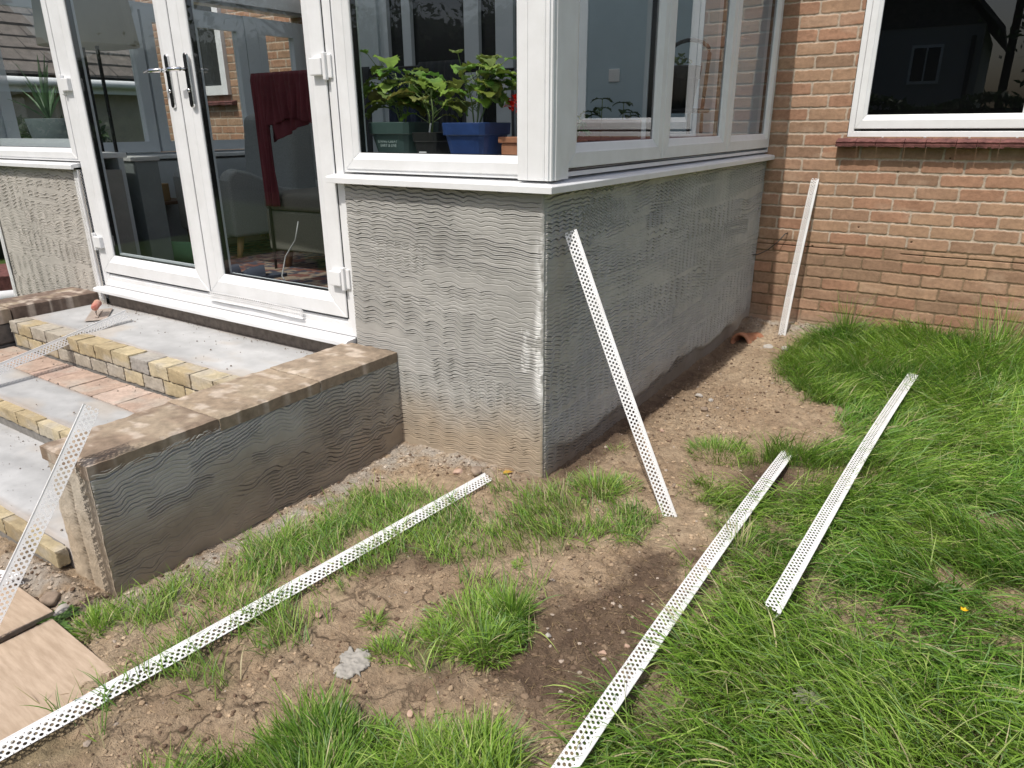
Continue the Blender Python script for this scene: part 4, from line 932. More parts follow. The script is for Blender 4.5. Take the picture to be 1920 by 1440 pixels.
# loose small pebbles and crumbs (nobody could count them)
def crumbs(N, seed):
    rr = np.random.RandomState(seed)
    ico = [( -.5,0,.85),(.5,0,.85),(-.5,0,-.85),(.5,0,-.85),(0,.85,.5),(0,.85,-.5),(0,-.85,.5),(0,-.85,-.5),(.85,.5,0),(-.85,.5,0),(.85,-.5,0),(-.85,-.5,0)]
    icf = [(0,4,1),(0,9,4),(9,5,4),(4,5,8),(4,8,1),(8,10,1),(8,3,10),(5,3,8),(5,2,3),(2,7,3),(7,10,3),(7,6,10),(7,11,6),(11,0,6),(0,1,6),(6,1,10),(9,0,11),(9,11,2),(9,2,5),(7,2,11)]
    ico = np.array(ico); icf = np.array(icf)
    # candidates weighted to rubble places
    xs = rr.uniform(-1.3, 2.0, N*5); ys = rr.uniform(-1.9, 2.8, N*5)
    w = 0.14+0.9*np.exp(-((xs-0.24)/0.25)**2-((ys-1.1)/0.5)**2)+1.2*np.exp(-((xs+0.4)/0.35)**2-((ys+0.08)/0.10)**2)+1.0*np.exp(-((xs-0.4)/0.4)**2-((ys-2.68)/0.14)**2)
    w += 0.9*np.exp(-((xs-0.62)/0.25)**2-((ys+0.75)/0.4)**2)+1.1*np.exp(-((xs+1.0)/0.25)**2-((ys+1.44)/0.05)**2)+0.7*np.exp(-((xs+0.66)/0.08)**2)*(ys < 0)*(ys > -1.4)+0.5*np.exp(-((xs-0.12)/0.1)**2)*(ys > 0)
    w += 0.35*(fbm(xs*4, ys*4, 3, 3) > 0.48)
    w *= (1-0.85*np.clip(grass_density(xs, ys), 0, 1)); w *= ~((xs < 0.02) & (ys > -0.02)); w *= ~((xs < -0.735) & (ys > -1.36))
    k = rr.rand(N*5) < w; xs, ys = xs[k][:N], ys[k][:N]; n_ = len(xs)
    sz = 0.0013+0.0075*rr.rand(n_)**6.5
    zz = soil_h(xs, ys)+sz*0.25
    V = ico[None]*(1+0.35*(rr.rand(n_, 12, 1)-0.5)); sc = rr.uniform(0.6, 1.3, (n_, 1, 3))*np.array([1, 1, 0.65]); V = V*sc*sz[:, None, None]
    an = rr.uniform(0, 6.28, n_); c, s = np.cos(an), np.sin(an)
    V = np.stack([V[..., 0]*c[:, None]-V[..., 1]*s[:, None], V[..., 0]*s[:, None]+V[..., 1]*c[:, None], V[..., 2]], -1)+np.stack([xs, ys, zz], -1)[:, None]
    tt = rr.rand(n_)
    local = C[np.clip(np.searchsorted(gx, xs), 0, len(gx)-1), np.clip(np.searchsorted(gy, ys), 0, len(gy)-1)]
    C_ = np.where((tt < 0.72)[:, None], local*1.02, np.where((tt < 0.95)[:, None], np.array([0.14, 0.095, 0.065]), np.array([0.36, 0.30, 0.245])))*rr.uniform(0.75, 1.25, (n_, 1))
    F_ = (icf[None]+(np.arange(n_)*12)[:, None, None]).reshape(-1, 3)
    return np_mesh("crumbs", V.reshape(-1, 3), F_, False, np.repeat(C_, 12, 0))
m_crumb = mat("crumb", rough=0.95, attr=True, var=0.1, spec=0.15)
o = link("soil_crumbs", crumbs(38000, 4), m_crumb); tag(o, "loose soil crumbs and grit scattered over the bare ground", "gravel", kind="stuff")

def grit(N, seed):
    rr = np.random.RandomState(seed); V = []; F_ = []
    for i in range(N):
        st_i = rr.randint(0, 3); x = rr.uniform(-3.2, -1.06)
        y, z = ((rr.uniform(-0.42, -0.005), 0.320), (rr.uniform(-0.94, -0.54), 0.172), (rr.uniform(-1.33, -1.01), 0.057))[st_i]
        if rr.rand() < 0.5: y = (-0.03, -0.56, -1.02)[st_i]+rr.normal(0, 0.02)
        s = 0.0015+0.005*rr.rand()**4
        b = len(V); V += [(x+s*a, y+s*b_, z+s*c) for a, b_, c in ((1, 0.1, 0), (-0.2, 1, 0.1), (-1, -0.3, 0), (0.2, -0.9, 0), (0.1, 0, 1.0))]
        F_ += [(b, b+1, b+4), (b+1, b+2, b+4), (b+2, b+3, b+4), (b+3, b, b+4)]
    return np_mesh("grit", V, np.array(F_), False)
o = link("step_grit", grit(700, 2), mat("grit", (0.20, 0.17, 0.14), 0.95, var=0.3, vscale=80)); tag(o, "mortar grit and crumbs lying on the concrete steps", "grit", kind="stuff")

# ================================================================== grass
def grass_mesh(xs, ys, ln, wd, dirs, lean, cols, seed, S=5, zfun=None):
    rr = np.random.RandomState(seed); n_ = len(xs)
    z0 = (zfun or soil_h)(xs, ys)-0.004
    t = np.linspace(0, 1, S+1)[None, :]
    th0 = np.clip(lean*0.35+rr.normal(0, 0.12, n_), 0.02, 1.2)[:, None]; th1 = np.clip(lean+rr.normal(0, 0.25, n_), 0.1, 2.1)[:, None]
    th = th0+(th1-th0)*t**1.2
    ds = ln[:, None]/S
    dx = np.sin(th)*ds; dz = np.cos(th)*ds
    px = np.concatenate([np.zeros((n_, 1)), np.cumsum(dx[:, 1:], 1)], 1); pz = np.concatenate([np.zeros((n_, 1)), np.cumsum(dz[:, 1:], 1)], 1)
    pz = np.maximum(pz, 0.006+0.006*rr.rand(n_, 1)*t)
    side = rr.normal(0, 0.10, n_)[:, None]*ln[:, None]*t**2
    cx, cy = np.cos(dirs)[:, None], np.sin(dirs)[:, None]
    X_ = xs[:, None]+px*cx-side*cy; Y_ = ys[:, None]+px*cy+side*cx; Z_ = z0[:, None]+pz
    w_ = wd[:, None]*np.interp(np.linspace(0, 5, S+1), range(6), [0.75, 1.0, 0.95, 0.8, 0.5, 0.04])[None]*0.5
    tw = rr.uniform(-0.9, 0.9, n_)[:, None]+t*rr.normal(0, 0.7, n_)[:, None]
    wx = -cy*np.cos(tw); wy = cx*np.cos(tw); wz = np.sin(tw)*np.ones_like(t)
    A_ = np.stack([X_-wx*w_, Y_-wy*w_, Z_-wz*w_], -1); B_ = np.stack([X_+wx*w_, Y_+wy*w_, Z_+wz*w_], -1)
    V = np.stack([A_, B_], 2).reshape(n_, -1, 3)
    f = np.array([(2*i, 2*i+1, 2*i+3, 2*i+2) for i in range(S)])
    F_ = (f[None]+(np.arange(n_)*(2*S+2))[:, None, None]).reshape(-1, 4)
    g = np.concatenate([t, t]).T.reshape(-1)  # per vertex t (S+1,2)
    g = np.repeat(t[0], 2)
    C_ = cols[:, None, :]*(0.92+0.16*g[None, :, None])
    V = V.reshape(-1, 3)
    # keep out of walls
    out = (V[:, 0] < 0.004) & (V[:, 1] > -0.018); 
    V[:, 1] = np.where(out & (V[:, 1] < 0.10), -0.018, V[:, 1]); 
    V[:, 1] = np.where(V[:, 1] > L-0.012, L-0.012, V[:, 1]); V[:, 0] = np.where((V[:, 0] < -0.742) & (V[:, 1] > -1.36), -0.742, V[:, 0])
    return np_mesh("grass", V, F_, True, C_.reshape(-1, 3))
m_grass = mat("grass_blade", rough=0.5, attr=True, var=0.0, spec=0.35, translucent=0.36)
def blade_cols(n_, rr, xs, ys, dry=0.05):
    g1 = np.array([0.27, 0.43, 0.06]); g2 = np.array([0.12, 0.27, 0.035]); g3 = np.array([0.40, 0.52, 0.14]); st_ = np.array([0.52, 0.46, 0.27]); blu = np.array([0.22, 0.36, 0.13])
    a = np.clip(fbm(xs*3, ys*3, 55, 3)*1.6-0.3+rr.normal(0, 0.22, n_), 0, 1)[:, None]
    c = g2*(1-a)+g1*a
    k = rr.rand(n_); c = np.where((k < 0.14)[:, None], g3, c); c = np.where(((k > 0.14) & (k < 0.26))[:, None], blu, c); c = np.where((k > 1-dry)[:, None], st_, c)
    return c*rr.uniform(0.75, 1.2, (n_, 1))
def scatter(N, x0, x1, y0, y1, rr, dens=grass_density, clump=0.35):
    xs = rr.uniform(x0, x1, N); ys = rr.uniform(y0, y1, N); d = dens(xs, ys)
    d = d*np.clip(0.25+1.9*(fbm(xs*13, ys*13, 99, 2)-0.25), 0.12, 1.0)**clump
    k = rr.rand(N) < d; return xs[k], ys[k]
rr = np.random.RandomState(11)
# main lawn: dense, arching, combed in patches
xs, ys = scatter(250000, 0.40, 2.7, -1.75, 2.80, rr)
k = in_poly(xs, ys, [(-2, -9), (9, -9), (9, 9), (-2, 9)]); n_ = len(xs)
vis = (ys < 1.2) | (xs < 2.4)
flow = fbm(xs*0.9, ys*0.9, 71, 3)*9+fbm(xs*3.5, ys*3.5, 75, 2)*3
dirs = -1.1+flow-5.2+rr.normal(0, 0.85, n_)
tall = 0.058+0.055*fbm(xs*2.1, ys*2.1, 81, 3)+0.060*sstep(1.2, 2.6, ys)*sstep(0.4, 1.1, xs)+0.03*sstep(0.9, 1.5, xs)
ln = tall*rr.uniform(0.35, 1.75, n_); lean = np.clip(1.15+1.0*(fbm(xs*2.2, ys*2.2, 83, 2)-0.4)+0.3*sstep(0.6, -0.4, ys), 0.5, 1.9)
wd = rr.uniform(0.0016, 0.0036, n_)*(1+2.2*np.clip(ln-0.10, 0, 0.2)*3)
lawn = link("lawn_grass", grass_mesh(xs, ys, ln, wd, dirs, lean, blade_cols(n_, rr, xs, ys, 0.05), 1), m_grass)
tag(lawn, "long bright green lawn grass covering the right side of the garden", "grass", kind="stuff")
# short broken undergrowth and straw that fills the lawn
xs, ys = scatter(90000, 0.40, 2.4, -1.75, 2.80, rr); n_ = len(xs)
o = link("lawn_thatch", grass_mesh(xs, ys, 0.035*rr.uniform(0.4, 1.5, n_), rr.uniform(0.0014, 0.003, n_), rr.uniform(0, 6.28, n_), rr.uniform(0.3, 1.9, n_), blade_cols(n_, rr, xs, ys, 0.22)*0.85, 12, S=3), m_grass)
tag(o, "short broken and yellowed undergrowth between the long lawn grass", "grass", kind="stuff")
xs, ys = scatter(900, 0.75, 2.3, -1.5, 2.7, rr); n_ = len(xs)
o = link("dry_stalks", grass_mesh(xs, ys, rr.uniform(0.12, 0.26, n_), rr.uniform(0.0014, 0.0024, n_), rr.uniform(0, 6.28, n_), rr.uniform(0.9, 1.7, n_), np.tile(np.array([0.42, 0.46, 0.20]), (n_, 1))*rr.uniform(0.7, 1.15, (n_, 1)), 14), m_grass)
tag(o, "pale flowering grass stalks bent over the lawn", "grass", kind="stuff")
# dead straw and bits of root on the bare earth
xs = np.concatenate([rr.uniform(-0.7, 1.1, 3600), rr.normal(0.62, 0.15, 1400)]); ys = np.concatenate([rr.uniform(-1.7, 2.6, 3600), rr.normal(-0.72, 0.3, 1400)]); k = (xs > 0.02) | (ys < -0.03); k &= (rr.rand(5000) > 0.3*grass_density(xs, ys)); xs, ys = xs[k], ys[k]; n_ = len(xs)
cs = np.where(rr.rand(n_, 1) < 0.6, np.array([0.34, 0.25, 0.14]), np.array([0.10, 0.065, 0.04]))*rr.uniform(0.7, 1.3, (n_, 1))
o = link("dead_straw", grass_mesh(xs, ys, 0.03*rr.uniform(0.3, 1.6, n_), rr.uniform(0.0008, 0.0018, n_), rr.uniform(0, 6.28, n_), np.full(n_, 2.1), cs, 13, S=4), m_grass)
tag(o, "dead straw and root fragments strewn over the bare soil", "straw", kind="stuff")
# strip by the low wall and front foreground grass
xs, ys = scatter(62000, -0.80, 0.60, -1.70, 0.02, rr, lambda x, y: grass_density(x, y)*(~in_poly(x, y, G4))*(~in_poly(x, y, G5))*(~in_poly(x, y, G3)))
n_ = len(xs); dirs = rr.uniform(0, 6.28, n_)*0.55-0.9+fbm(xs*4, ys*4, 7, 2)*4; ln = (0.04+0.055*fbm(xs*5, ys*5, 8, 2))*rr.uniform(0.5, 1.5, n_)
o = link("verge_grass", grass_mesh(xs, ys, ln, rr.uniform(0.0018, 0.0038, n_), dirs, np.full(n_, 1.05), blade_cols(n_, rr, xs, ys, 0.09)*0.9, 2), m_grass)
tag(o, "ragged strip of short grass between the low garden wall and the long bead", "grass", kind="stuff")
xs, ys = scatter(38000, 0.0, 1.0, -1.75, -1.02, rr, lambda x, y: poly_soft(x, y, G4, 0.03))
n_ = len(xs); dirs = 1.2+rr.normal(0, 0.8, n_)+fbm(xs*7, ys*7, 7, 2)*9-4.5; ln = (0.045+0.065*sstep(0.3, 0.7, fbm(xs*7, ys*7, 8, 2)))*rr.uniform(0.5, 1.5, n_)
o = link("foreground_grass", grass_mesh(xs, ys, ln, rr.uniform(0.002, 0.0048, n_), dirs, 0.6+0.8*fbm(xs*6, ys*6, 17, 2), blade_cols(n_, rr, xs, ys, 0.06)*0.92, 3), m_grass)
tag(o, "clump of longer bright grass along the bottom edge between the two long beads", "grass", kind="stuff")
# individual tufts
def tuft(x, y, r, N, length, lean_, lab, seed, wide=0.003, group="grass tufts on the bare soil", dry=0.05, jx=1.0):
    q = np.random.RandomState(seed); a = q.uniform(0, 6.28, N); rad = r*np.sqrt(q.rand(N)); xs = x+rad*np.cos(a)*jx; ys = y+rad*np.sin(a)
    d = a+q.normal(0, 0.5, N); ln = length*q.uniform(0.5, 1.3, N)*(1-0.3*rad/r)
    ln_l = lean_*(0.35+0.9*rad/r)
    o = link("grass_tuft", grass_mesh(xs, ys, ln, wide*q.uniform(0.6, 1.2, N), d, ln_l, blade_cols(N, q, xs, ys, dry), seed), m_grass); tag(o, lab, "grass tuft", group); return o
tuft(0.31, -0.88, 0.14, 850, 0.07, 1.35, "broad loose grass tuft in the middle of the bare soil", 21, 0.0032)
tuft(0.38, -0.93, 0.07, 420, 0.085, 1.1, "denser grass tuft at the lower right of the loose one", 35, 0.0034)
tuft(0.25, -0.97, 0.06, 260, 0.06, 1.3, "short grass tuft at the lower left of the loose one", 36, 0.003)
tuft(0.27, -0.76, 0.07, 200, 0.05, 1.35, "sparse thin tuft at the upper left of the loose one", 37, 0.0026)
tuft(0.36, -0.78, 0.05, 420, 0.11, 0.9, "tallest grass tuft rising at the top of the loose one", 22, 0.0034)
tuft(0.045, -1.02, 0.028, 110, 0.055, 1.3, "small star shaped tuft left of the loose tuft", 23)
tuft(0.16, -1.10, 0.045, 170, 0.045, 1.2, "thin low tuft just above the cement splat", 24)
tuft(0.24, -0.55, 0.020, 70, 0.03, 1.2, "tiny bright sprout on the bare soil above the loose tuft", 25)
tuft(0.52, 0.62, 0.13, 700, 0.075, 1.1, "tuft at the top end of the middle bead", 26, 0.0026)
tuft(0.24, 0.02, 0.09, 420, 0.10, 1.1, "tuft of long grass at the foot of the wall corner", 27, 0.003)
tuft(0.30, 0.12, 0.07, 130, 0.05, 1.2, "sparse tuft right of the wall corner", 28)
tuft(0.66, 2.70, 0.05, 70, 0.34, 0.5, "tall flowering grass clump against the brick wall", 29, 0.0045, "tall grasses along the brick wall")
tuft(1.02, 2.74, 0.03, 16, 0.26, 0.4, "thin tall grass stems in front of the middle of the brick wall", 30, 0.003, "tall grasses along the brick wall")
tuft(1.47, 2.62, 0.13, 300, 0.40, 0.55, "tallest grass clump at the right edge by the brick wall", 31, 0.0045, "tall grasses along the brick wall", 0.15)
tuft(0.82, -0.12, 0.05, 130, 0.16, 0.8, "pale upright tuft between the two beads on the right", 32, 0.003, "grass tufts on the bare soil", 0.5)
tuft(-0.66, -1.46, 0.06, 260, 0.06, 1.2, "low weedy tuft at the end of the low garden wall", 33, 0.004)
tuft(0.13, 0.40, 0.05, 40, 0.05, 1.1, "few thin blades beside the side wall", 34)
# yellow flower and withered weed
fl_ = empty("buttercup", (1.455, -0.165, gh(1.455, -0.165)+0.075)); tag(fl_, "single yellow buttercup in the lawn", "flower")
mb = MB()
for k in range(5):
    a = k*2*math.pi/5; c, s = math.cos(a), math.sin(a)
    mb.add([(0, 0, 0), (0.006*c-0.004*s, 0.006*s+0.004*c, 0.003), (0.011*c, 0.011*s, 0.006), (0.006*c+0.004*s, 0.006*s-0.004*c, 0.003)], [(0, 1, 2, 3)])
mb.build("petals", mat("yellow_petal", (0.85, 0.50, 0.01), 0.4), fl_)
mb = MB(); mb.tube([(0, 0, 0), (0.004, 0.002, -0.04), (0, 0, -0.075)], 0.0011, 5); mb.build("stem", mat("stem_green", (0.08, 0.15, 0.03), 0.6), fl_)

# ---- leaves
def leaf(mb_v, mb_f, mb_c, org, dirv, up, length, width, droop, colr, serr=0.0, fold=0.25, ns=8, rr=random):
    d = Vector(dirv).normalized(); u = Vector(up); s = d.cross(u).normalized(); u = s.cross(d).normalized(); b = len(mb_v)
    p = Vector(org); ang = 0
    for i in range(ns+1):
        t = i/ns
        w = width*0.5*(math.sin(math.pi*min(1, t**0.72))**0.85) if 0 < t < 1 else 0.0
        w *= 1+serr*(1 if i % 2 else -1)
        dd_ = (d*math.cos(droop*t)-u*math.sin(droop*t)); nn = (u*math.cos(droop*t)+d*math.sin(droop*t))
        if i: p = p+dd_*(length/ns)
        for k in (-1, -0.5, 0, 0.5, 1):
            q = p+s*(w*k)+nn*(abs(k)*w*fold)+nn*(0.06*width*math.sin(i*2.3+k*5)*abs(k))
            mb_v.append(tuple(q)); sh = (0.85 if k == 0 else 1.0)*rr.uniform(0.88, 1.12); mb_c.append((colr[0]*sh, colr[1]*sh, colr[2]*sh))
    for i in range(ns):
        for k in range(4): a = b+i*5+k; mb_f.append((a, a+1, a+6, a+5))
m_leaf = mat("leaf", rough=0.45, attr=True, translucent=0.25, spec=0.4)
def leaf_obj(name, leaves, parent):
    v, f, c = [], [], []
    for L_ in leaves: leaf(v, f, c, **L_)
    return link(name, np_mesh(name, v, np.array(f), True, np.array(c)), m_leaf, parent)
wd_ = empty("withered_weed", (1.165, -0.70, gh(1.165, -0.70)+0.05)); tag(wd_, "withered grey-green rosette weed in the lawn near the bottom right", "weed")
r_ = random.Random(4); lv = []
for k in range(9):
    a = k*0.75+r_.uniform(-.3, .3); lv.append(dict(org=(0, 0, 0), dirv=(math.cos(a), math.sin(a), 0.25), up=(0, 0, 1), length=r_.uniform(0.03, 0.06), width=0.02, droop=0.5, colr=(0.24, 0.25, 0.17), serr=0.3, rr=r_))
leaf_obj("leaves", lv, wd_)
dw = empty("dandelion", (-0.80, -1.50, gh(-0.8, -1.5)+0.0)); tag(dw, "dandelion weed growing between the board and the low wall", "weed"); lv = []
for k in range(11):
    a = k*0.6+r_.uniform(-.3, .3); lv.append(dict(org=(0, 0, 0.01), dirv=(math.cos(a), math.sin(a), 0.55), up=(0, 0, 1), length=r_.uniform(0.06, 0.12), width=0.018, droop=0.9, colr=(0.10, 0.19, 0.04), serr=0.45, ns=10, rr=r_))
leaf_obj("leaves", lv, dw)
o_v, o_f, o_c = [], [], []; leaf(o_v, o_f, o_c, (-0.14, -0.085, gh(-0.14, -0.085)+0.012), (0.5, 0.8, 0.2), (0, 0, 1), 0.045, 0.026, 0.5, (0.60, 0.36, 0.06), 0.1)
o = link("fallen_leaf", np_mesh("fallen_leaf", o_v, np.array(o_f), True, np.array(o_c)), m_leaf); tag(o, "yellow fallen leaf on the earth by the wall corner", "leaf")

# ================================================================== things seen through the glass
FZ = 0.447
m_fab = mat("grey_fabric", (0.22, 0.23, 0.225), 0.95, colour2=(0.34, 0.35, 0.34), vscale=150, bump=0.6, bscale=300)
m_fabd = mat("dark_grey_fabric", (0.055, 0.06, 0.062), 0.95, colour2=(0.10, 0.105, 0.105), vscale=150, bump=0.6, bscale=300)
m_leg = mat("pale_wood", (0.50, 0.30, 0.13), 0.5, var=0.15, vscale=10)
def rbox(x0, x1, y0, y1, z0, z1, name, m, parent, bev=0.04, seg=4):
    mb = MB(); mb.box(x0, x1, y0, y1, z0, z1); return mb.build(name, m, parent, smooth=True, bevel=bev, seg=seg)
def armchair(x, y, rz, label, m):
    c = empty("armchair", (x, y, FZ), rz); tag(c, label, "armchair", "grey armchairs in the conservatory")
    for sx in (-1, 1):
        pr_ = [(-0.38, 0.16), (-0.385, 0.55), (-0.36, 0.60), (-0.30, 0.625), (-0.20, 0.60), (0.05, 0.48), (0.36, 0.44), (0.36, 0.16)]
        mb = MB(); a, b = (0.27*sx, 0.40*sx); mb.prism(pr_, 'x', min(a, b), max(a, b)); mb.build("arm", m, c, bevel=0.025, seg=3)
    mb = MB(); mb.prism([(0.22, 0.30), (0.16, 0.42), (0.22, 0.98), (0.30, 1.0), (0.40, 0.97), (0.40, 0.16), (0.26, 0.16)], 'x', -0.34, 0.34); mb.build("backrest", m, c, bevel=0.05, seg=4)
    rbox(-0.262, 0.262, -0.36, 0.24, 0.24, 0.44, "seat", m, c); rbox(-0.265, 0.265, -0.35, 0.30, 0.15, 0.235, "seat_base", m, c, 0.01)
    for sx in (-1, 1):
        for sy in (-1, 1):
            mb = MB(); mb.tube([(0.30*sx, 0.28*sy, 0.17), (0.34*sx, 0.34*sy, 0.0)], [0.028, 0.017], 10); mb.build("leg", m_leg, c, smooth=True)
    return c
c1 = armchair(-3.48, 1.36, R(-6), "grey armchair with tapering pale wooden legs behind the right-hand door", m_fab)
c2 = armchair(-3.85, 2.28, R(30), "second grey armchair, behind the tissue box", m_fab)
fsx = empty("footstool", (-2.36, 1.16, FZ), R(3)); tag(fsx, "square grey footstool with brown tapered legs", "footstool")
m_fs = mat("taupe_fabric", (0.12, 0.115, 0.10), 0.95, colour2=(0.17, 0.16, 0.14), vscale=140, bump=0.4, bscale=250)
rbox(-0.33, 0.33, -0.27, 0.27, 0.13, 0.385, "body", m_fs, fsx, 0.015); rbox(-0.34, 0.34, -0.28, 0.28, 0.388, 0.50, "cushion", m_fs, fsx, 0.035)
for sx in (-1, 1):
    for sy in (-1, 1):
        mb = MB(); mb.tube([(0.24*sx, 0.19*sy, 0.13), (0.25*sx, 0.20*sy, 0.0)], [0.032, 0.02], 8); mb.build("leg", mat("brown_wood", (0.16, 0.08, 0.035), 0.5) if (sx, sy) == (-1, -1) else bpy.data.materials["brown_wood"], fsx, smooth=True)
cb = empty("cabinet", (-3.66, 0.45, FZ)); tag(cb, "plain grey cabinet under the window behind the left-hand door", "cabinet")
m_cab = mat("grey_cabinet", (0.20, 0.22, 0.22), 0.6, var=0.08, vscale=6)
mb = MB(); mb.box(-0.42, 0.42, -0.075, 0.075, 0.0, 0.70); mb.build("body", m_cab, cb, bevel=0.004)
mb = MB(); mb.box(-0.43, 0.43, -0.085, 0.085, 0.7005, 0.725); mb.build("top", mat("cab_top", (0.5, 0.5, 0.49), 0.5), cb, bevel=0.003)
lp = empty("table_lamp", (-3.66, 0.45, 1.173)); tag(lp, "tall table lamp with black rectangular frame and beige shade", "lamp")
mb = MB(); mb.box(-0.10, 0.10, -0.06, 0.06, 0, 0.022); mb.build("base", m_black, lp, bevel=0.002)
for sx in (-0.085, 0.085):
    mb = MB(); mb.box(sx-0.008, sx+0.008, -0.008, 0.008, 0.022, 0.70); mb.build("pole", m_black, lp)
mb = MB(); mb.box(-0.095, 0.095, -0.007, 0.007, 0.70, 0.715); mb.build("cross_bar", m_black, lp)
mb = MB(); mb.lathe([(0.245, 0.66), (0.25, 0.665), (0.225, 1.0), (0.22, 1.0), (0.235, 0.67)], n=40, sq=4)
m_shade = mat("lamp_shade", (0.42, 0.40, 0.33), 0.9, var=0.04, translucent=0.2); mb.build("shade", m_shade, lp, smooth=False)
st_ = empty("side_table", (-4.05, 0.98, FZ)); tag(st_, "small dark wooden side table under the tissue box", "table")
m_dw = mat("dark_wood", (0.10, 0.055, 0.03), 0.5, var=0.2, vscale=12)
mb = MB(); mb.box(-0.16, 0.16, -0.16, 0.16, 0.35, 0.375); mb.build("tabletop", m_dw, st_, bevel=0.003)
for sx in (-1, 1):
    for sy in (-1, 1):
        mb = MB(); mb.box(0.13*sx-0.02, 0.13*sx+0.02, 0.13*sy-0.02, 0.13*sy+0.02, 0, 0.3495); mb.build("leg", m_dw, st_)
tb = empty("tissue_box", (-4.0, 0.93, FZ+0.376), R(25)); tag(tb, "brown cube tissue box on the side table", "tissue box")
mb = MB(); mb.box(-0.065, 0.065, -0.065, 0.065, 0, 0.125); mb.build("box", mat("brown_card", (0.28, 0.18, 0.08), 0.8), tb, bevel=0.003)
mb = MB(); mb.add([(-0.03, -0.02, 0.126), (0.04, -0.01, 0.126), (0.02, 0.03, 0.126), (-0.01, 0.0, 0.205), (-0.02, 0.025, 0.126)], [(0, 1, 3), (1, 2, 3), (2, 4, 3), (4, 0, 3)]); mb.build("tissue", mat("tissue_white", (0.75, 0.75, 0.72), 0.9), tb)
o = rbox(-0.18, 0.18, -0.07, 0.07, -0.14, 0.14, "cushion", mat("green_fabric", (0.10, 0.22, 0.12), 0.9, var=0.1), None, 0.06, 5); o.location = (-3.28, 0.66, FZ+0.06); o.rotation_euler = (R(60), 0, R(20)); tag(o, "dark green cushion on the floor beside the cabinet", "cushion")
# rug
us = np.linspace(-1.35, 1.35, 260); ws = np.linspace(-0.75, 0.75, 160); Ug, Vg = np.meshgrid(us, ws, indexing='ij')
pt = fbm(Ug*14, Vg*14, 5, 4); c = np.where((pt > 0.5)[..., None], np.array([0.16, 0.06, 0.045]), np.array([0.26, 0.20, 0.15])); q = (fbm(Ug*27, Vg*27, 15, 4) > 0.56)[..., None]; c = np.where(q, np.array([0.05, 0.05, 0.07]), c)
o = hf("rug", us, ws, (-2.45, 1.03, FZ+0.008), (1, 0, 0), (0, 1, 0), (0, 0, 1), (fbm(Ug*8, Vg*8, 2, 2)-0.5)*0.004, mat("rug_pile", rough=0.95, attr=True, var=0.2, vscale=90), None, c)
tag(o, "red and cream patterned rug under the armchair and footstool", "rug")
m_slip = mat("navy_felt", (0.035, 0.045, 0.07), 0.9, var=0.1)
def slipper(x, y, rz, lab):
    b = empty("slipper", (x, y, FZ+0.012), rz); tag(b, lab, "slipper", "dark slippers inside the door")
    pts = [(0.045*math.sin(t)*(1.0 if math.cos(t) < 0 else 1.1), 0.13*math.cos(t)) for t in np.linspace(0, 2*math.pi, 24, endpoint=False)]
    mb = MB(); mb.prism(pts, 'z', 0, 0.015); mb.build("sole", m_slip, b)
    mb = MB(); n = 9; vs_ = []
    for i in range(n):
        yy = 0.005+0.125*i/(n-1); w = 0.05*math.sqrt(max(0.02, 1-((yy-0.02)/0.115)**2)) if yy > 0.02 else 0.05; h = 0.05*math.sqrt(max(0.05, 1-(i/(n))**2))+0.012
        for k in range(9): t = math.pi*k/8; vs_.append((w*math.cos(t), yy, 0.014+h*math.sin(t)))
    mb.add(vs_, [(i*9+k, i*9+k+1, i*9+10+k, i*9+9+k) for i in range(n-1) for k in range(8)]); mb.build("upper", m_slip, b, smooth=True)
slipper(-2.42, 0.62, R(150), "navy felt slipper on the rug nearest the door frame"); slipper(-2.60, 0.56, R(165), "navy felt slipper on the rug, the left one")
slipper(-2.85, 0.62, R(60), "black slipper lying askew by the glass door")
mb = MB(); mb.tube([(-2.18, 0.72, FZ+0.36), (-2.20, 0.70, FZ+0.25), (-2.26, 0.66, FZ+0.15), (-2.24, 0.60, FZ+0.04), (-2.10, 0.52, FZ+0.02), (-1.9, 0.5, FZ+0.02)], 0.0045, 8)
o = mb.build("cable", mat("white_cable", (0.35, 0.35, 0.35), 0.4), None, smooth=True); tag(o, "white cable hanging down in front of the footstool", "cable")
